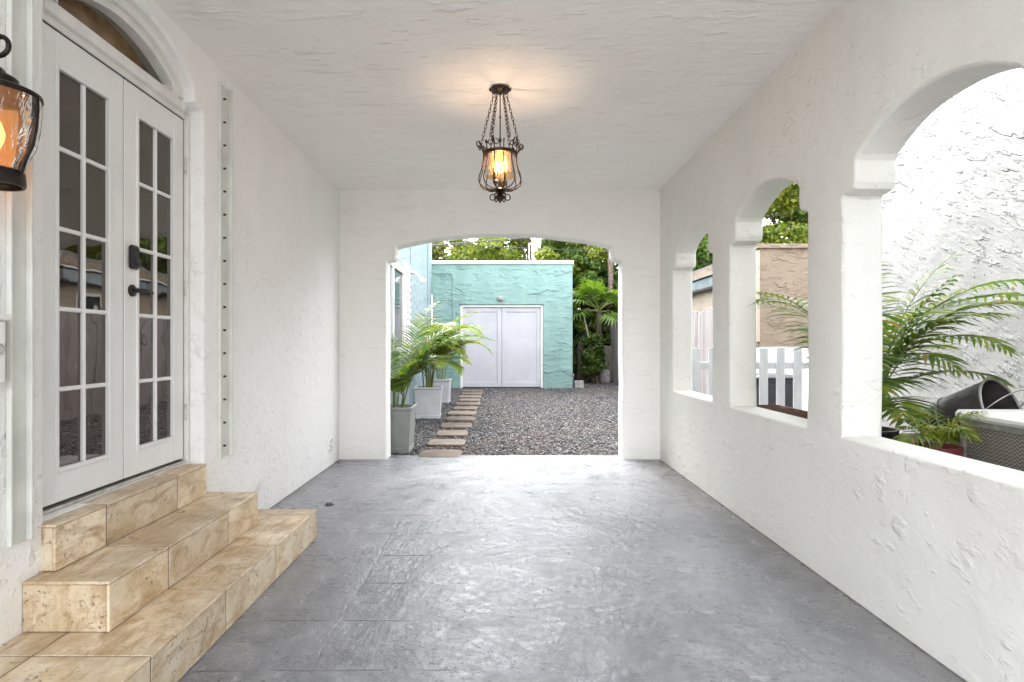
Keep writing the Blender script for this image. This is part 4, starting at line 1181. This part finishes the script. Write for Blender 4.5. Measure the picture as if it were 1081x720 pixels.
def tree(name, loc, h, cr_r, cr_z, material, label, seed, nclump=42, per=230, size=.13, trunk_r=.13, group='trees beyond the garage and fence', cat='tree', flat=.8, low=.35):
    root = tag(empty(name, loc), label, cat, group)
    r = random.Random(seed)
    tr = MB()
    top = Vector((r.uniform(-.3, .3), r.uniform(-.3, .3), h * .72))
    path = [Vector((0, 0, -.1)), Vector((r.uniform(-.1, .1), r.uniform(-.1, .1), h * .3)), Vector((top.x * .6, top.y * .6, h * .52)), top]
    tr.tube(path, [trunk_r * 1.25, trunk_r, trunk_r * .7, trunk_r * .3], 9)
    cs = []; rd = []; pr = []
    for k in range(nclump):
        a = r.uniform(0, 2*PI); u = r.random() ** .55; zz = r.uniform(-1, 1)
        rr_ = cr_r * u * math.sqrt(max(.05, 1 - zz * zz * .8)) * r.uniform(.75, 1.15)
        c = Vector((rr_ * math.cos(a), rr_ * math.sin(a), cr_z + zz * (h - cr_z) * (1 if zz > 0 else low * 2)))
        cs.append(c); rd.append(r.uniform(.22, .42) * cr_r * .62); pr.append(int(per * r.uniform(.6, 1.3)))
        if k < 16:
            t = r.uniform(.35, .95); b = path[1].lerp(path[3], t)
            m = b.lerp(c, .5) + Vector((0, 0, -.15))
            tr.tube([b, m, c], [trunk_r * .35, trunk_r * .22, trunk_r * .08], 6)
    tr.build('trunk', M['bark'], root, 60)
    V, Fc = leaf_cloud(cs, rd, pr, size, seed)
    np_mesh('crown', V, Fc, material, root)
    return root
T_ = [  # x, y, h, r, cz, material, name, label
    (-4.2, 21.5, 5.9, 2.4, 4.3, 'leaf_olive', 'broadleaf_tree', 'olive brown tree above the left end of the garage roof', 34, 150),
    (-1.7, 23.6, 6.2, 2.5, 4.4, 'leaf_yellow', 'broadleaf_tree', 'light yellow green tree behind the left half of the garage', 38, 170),
    (1.0, 23.0, 6.5, 2.6, 4.5, 'leaf_yellow', 'broadleaf_tree', 'yellow green tree behind the middle of the garage', 44, 190),
    (3.6, 23.4, 6.9, 2.8, 4.6, 'leaf_green', 'broadleaf_tree', 'tall dense green tree behind the right corner of the garage', 50, 220),
    (6.6, 20.5, 6.8, 2.6, 4.6, 'leaf_green', 'broadleaf_tree', 'green tree rising behind the metal fascia of the beige building', 46, 200),
    (9.6, 20.8, 7.4, 3.0, 5.0, 'leaf_yellow', 'broadleaf_tree', 'bright green tree above the beige wall, nearest the picket fence end', 54, 230),
    (12.6, 21.5, 7.2, 2.9, 4.9, 'leaf_green', 'broadleaf_tree', 'green tree behind the far right of the beige building', 46, 210),
]
for i, (x, y, h, r_, cz, m_, nm, lab, nc, per) in enumerate(T_):
    tree(nm, (x, y, gz(y)), h, r_, cz, M[m_], lab, 40 + i, int(nc * 1.7), int(per * 1.3), .17)

def shrub(loc, r_, h, m_, label, seed, n_=26, per=170, size=.14):
    root = tag(empty('shrub', loc), label, 'shrub', 'shrubs at the back of the yard')
    r = random.Random(seed); cs = []; rd = []; st = MB()
    for k in range(n_):
        a = r.uniform(0, 2*PI); q = r_ * r.random() ** .5; z = h * r.uniform(.12, .95)
        q *= math.sin(min(PI, .45 + z / h * 2.2)) + .15
        cs.append(Vector((q * math.cos(a), q * math.sin(a), z))); rd.append(r.uniform(.25, .45) * max(.5, r_ * .7))
        if k < 9: st.tube([(0, 0, -.05), cs[-1] * .5, cs[-1]], [.03, .02, .008], 5)
    st.build('stem', M['bark'], root, 60)
    V, Fc = leaf_cloud(cs, rd, [per] * n_, size, seed)
    np_mesh('foliage', V, Fc, M[m_], root)
shrub((2.9, 21.0, gz(21)), 1.15, 4.2, 'leaf_green', 'tall green shrub filling the gap right of the garage', 90, 70, 320)
shrub((3.1, 21.9, gz(21)), 1.5, 6.2, 'leaf_yellow', 'tallest bright green shrub behind the gap right of the garage', 96, 80, 260)
shrub((2.55, 20.6, gz(21)), .7, 4.6, 'leaf_green', 'slim green shrub rising just past the garage corner', 97, 40, 200)
shrub((4.1, 20.8, gz(21)), 1.0, 3.8, 'leaf_green', 'tall green shrub standing behind the end of the board fence', 91, 46, 240)
shrub((2.45, 19.9, gz(20)), .45, 2.6, 'leaf_yellow', 'narrow yellow green shrub against the garage corner', 92, 16, 110)
shrub((5.4, 22.2, gz(22)), 1.6, 4.2, 'leaf_dark', 'wide dark shrub behind the board fence', 93, 34)
shrub((1.9, 24.2, gz(24)), 1.6, 4.2, 'leaf_dark', 'dark shrub hidden low behind the garage roof', 94, 30)
shrub((2.85, 18.75, gz(19)), .38, 1.5, 'leaf_green', 'small leafy green shrub in front of the low wooden gate', 95, 22, 150, .10)

shrub((2.62, 20.0, gz(20)), .5, 2.5, 'leaf_green', 'dense green shrub just behind the dark trunk at the garage corner', 98, 34, 200, .12)
shrub((3.35, 20.1, gz(20)), .55, 2.9, 'leaf_green', 'leafy green shrub crowding the end of the board fence', 99, 34, 200, .12)
# fan palm
fp = tag(empty('fan_palm', (3.05, 19.2, gz(19.2))), 'fan palm with pleated fronds between the garage and the board fence', 'palm')
mb = MB(); mb.tube([(0, 0, -.1), (.03, 0, 1.0), (.02, .02, 2.25)], [.12, .10, .09], 10); mb.build('trunk', M['bark'], fp, 60)
lf = MB(); rb = MB(); r = random.Random(5)
for k in range(20):
    az = 2*PI * k / 20 + r.uniform(-.2, .2); e = r.uniform(-.35, 1.25)
    b = Vector((.02, .02, 2.25)); d = Vector((math.cos(az) * math.cos(e), math.sin(az) * math.cos(e), math.sin(e)))
    L = r.uniform(.6, .95); hub = b + d * L + Vector((0, 0, -.08)); rb.tube([b, b + d * L * .5 + Vector((0, 0, .03)), hub], [.014, .010, .007], 6)
    d = (d + Vector((0, 0, -.35))).normalized(); sd = d.cross(Vector((0, 0, 1))).normalized(); nn = sd.cross(d)
    for j in range(20):
        t = R(-105) + R(210) * j / 19
        q = (d * math.cos(t) + sd * math.sin(t)); ll = .74 * (1 - .25 * abs(t) / R(105)) * r.uniform(.9, 1.1)
        wv = (-d * math.sin(t) + sd * math.cos(t)); p1 = hub + q * ll * .55 + nn * .03; p2 = hub + q * ll - Vector((0, 0, .16))
        lf.add([hub, p1 - wv * .036, p2, p1 + wv * .036 + nn * .01], [(0, 1, 2, 3)])
lf.build('crown', M['fan_leaf'], fp); rb.build('frond_ribs', M['cane'], fp, 60)
# tall bare trunk behind the fence
tp = tag(empty('tall_palm', (3.62, 20.3, gz(20))), 'tall palm with slender ringed trunk at the end of the board fence', 'palm')
mb = MB(); pts = [(0.02 * math.sin(k * .4), 0, 7.2 * k / 40 - .1) for k in range(41)]; mb.tube(pts, [.11 - .04 * k / 40 + (.006 if k % 2 else 0) for k in range(41)], 10); mb.build('trunk', M['palm_bark'], tp, 30)
lf = MB(); rb = MB()
for k in range(14):
    az = 2*PI * k / 14; frond(lf, rb, (0, 0, 7.0), az, r.uniform(.2, 1.3), 1.9, 1.6, .5, 26, width=.045, r0=.018, seed=300 + k)
lf.build('crown', M['palm_leaf'], tp); rb.build('frond_ribs', M['cane'], tp, 60)
# dark stump trunk, leaning pole, old gate, block, pale stone
tk = MB(); tk.tube([(0, 0, -.1), (.02, 0, .5), (0, .02, .9), (-.02, 0, 1.15), (-.03, .02, 1.3)], [.17, .15, .14, .12, .05], 10); o = tk.build('tree_trunk', M['bark'], None, 60); o.location = (2.52, 19.3, gz(19.3)); tag(o, 'dark tree trunk beside the garage corner', 'tree trunk')
mb = MB(); mb.tube([(0, 0, 0), (-.22, .05, 1.2), (-.42, .1, 2.1)], [.035, .03, .025], 8); o = mb.build('leaning_pole', M['pole_wood'], None, 60); o.location = (2.98, 18.9, gz(18.9)); tag(o, 'pale wooden pole leaning towards the garage', 'pole')
og = tag(empty('old_gate', (3.08, 19.5, gz(19.5))), 'low weathered wooden gate at the back of the passage', 'gate')
for k in range(6):
    mb = MB(); mb.cbox((-.30 + k * .125, -.012, .06), (-.18 + k * .125, .012, 1.10), .004); mb.build('board', M['gate_wood'], og)
mb = MB(); mb.cbox((-.36, -.02, 1.102), (.46, .03, 1.16), .005); mb.cbox((-.30, .013, .3), (.45, .04, .38), .004); mb.cbox((-.30, .013, .85), (.45, .04, .93), .004); mb.build('rail', M['pole_wood'], og)
for x in (-.40, .455):
    mb = MB(); mb.cbox((x, -.03, -.05), (x + .07, .04, 1.30), .006); mb.build('post', M['pole_wood'], og)
mb = MB(); mb.cbox((-.13, -.09, -.02), (.13, .09, .20), .010); o = mb.build('concrete_block', M['concrete']); o.location = (2.16, 17.15, gz(17.1)); o.rotation_euler = (0, 0, .2); tag(o, 'grey concrete block beside the garage corner', 'block')
mb = MB(); mb.lathe([(.001, -.02), (.16, .0), (.20, .14), (.17, .32), (.09, .42), (.001, .44)], 16); o = mb.build('pale_boulder', M['concrete'], None, 60); o.location = (3.25, 19.15, gz(19)); tag(o, 'rounded pale boulder in front of the low wooden gate', 'boulder')

# overhead cables
def cable(p0, p1, sag, label, r=.012):
    p0 = Vector(p0); p1 = Vector(p1); mb = MB()
    mb.tube([p0.lerp(p1, t / 30) - Vector((0, 0, sag * 4 * (t / 30) * (1 - t / 30))) for t in range(31)], r, 6)
    tag(mb.build('overhead_cable', M['cable'], None, 60), label, 'cable', 'overhead cables')
cable((-9, 19.3, 3.98), (9, 19.3, 5.48), .04, 'thick overhead cable rising to the right above the garage', .020)
cable((-9, 19.6, 5.0), (9, 19.6, 4.1), .04, 'thin overhead cable dipping to the right above the garage', .009)

# ------------------------------------------------------------------ light
SUN_EL, SUN_AZ = R(58), R(338)      # azimuth clockwise from +Y: behind the camera, over the house on the left
wd = bpy.data.worlds.new('World'); SC.world = wd; wd.use_nodes = True
nt = wd.node_tree; nt.nodes.clear()
sky = nt.nodes.new('ShaderNodeTexSky'); sky.sky_type = 'NISHITA'; sky.sun_disc = False
sky.sun_elevation = SUN_EL; sky.sun_rotation = SUN_AZ; sky.air_density = 1.0; sky.dust_density = 1.2; sky.ozone_density = 1.0
hs = nt.nodes.new('ShaderNodeHueSaturation'); hs.inputs['Saturation'].default_value = .14
bg = nt.nodes.new('ShaderNodeBackground'); bg.inputs['Strength'].default_value = .15
wo = nt.nodes.new('ShaderNodeOutputWorld')
nt.links.new(sky.outputs[0], hs.inputs['Color']); nt.links.new(hs.outputs[0], bg.inputs['Color']); nt.links.new(bg.outputs[0], wo.inputs[0])
sl = bpy.data.lights.new('sun', 'SUN'); sl.energy = 0.5; sl.angle = R(40); sl.color = (1.0, .95, .87)
so = bpy.data.objects.new('sun', sl); COL.objects.link(so)
to_sun = Vector((math.sin(SUN_AZ) * math.cos(SUN_EL), math.cos(SUN_AZ) * math.cos(SUN_EL), math.sin(SUN_EL)))
so.rotation_euler = (-to_sun).to_track_quat('-Z', 'Y').to_euler()

SC.view_settings.view_transform = 'Standard'
SC.view_settings.look = 'None'
SC.view_settings.exposure = 3.5
SC.view_settings.gamma = 1.0
SC.render.engine = 'CYCLES'
SC.cycles.max_bounces = 10; SC.cycles.diffuse_bounces = 6; SC.cycles.glossy_bounces = 4; SC.cycles.transparent_max_bounces = 16
SC.cycles.caustics_reflective = False; SC.cycles.caustics_refractive = False
SC.cycles.use_denoising = True
SC.cycles.sample_clamp_indirect = 6.0
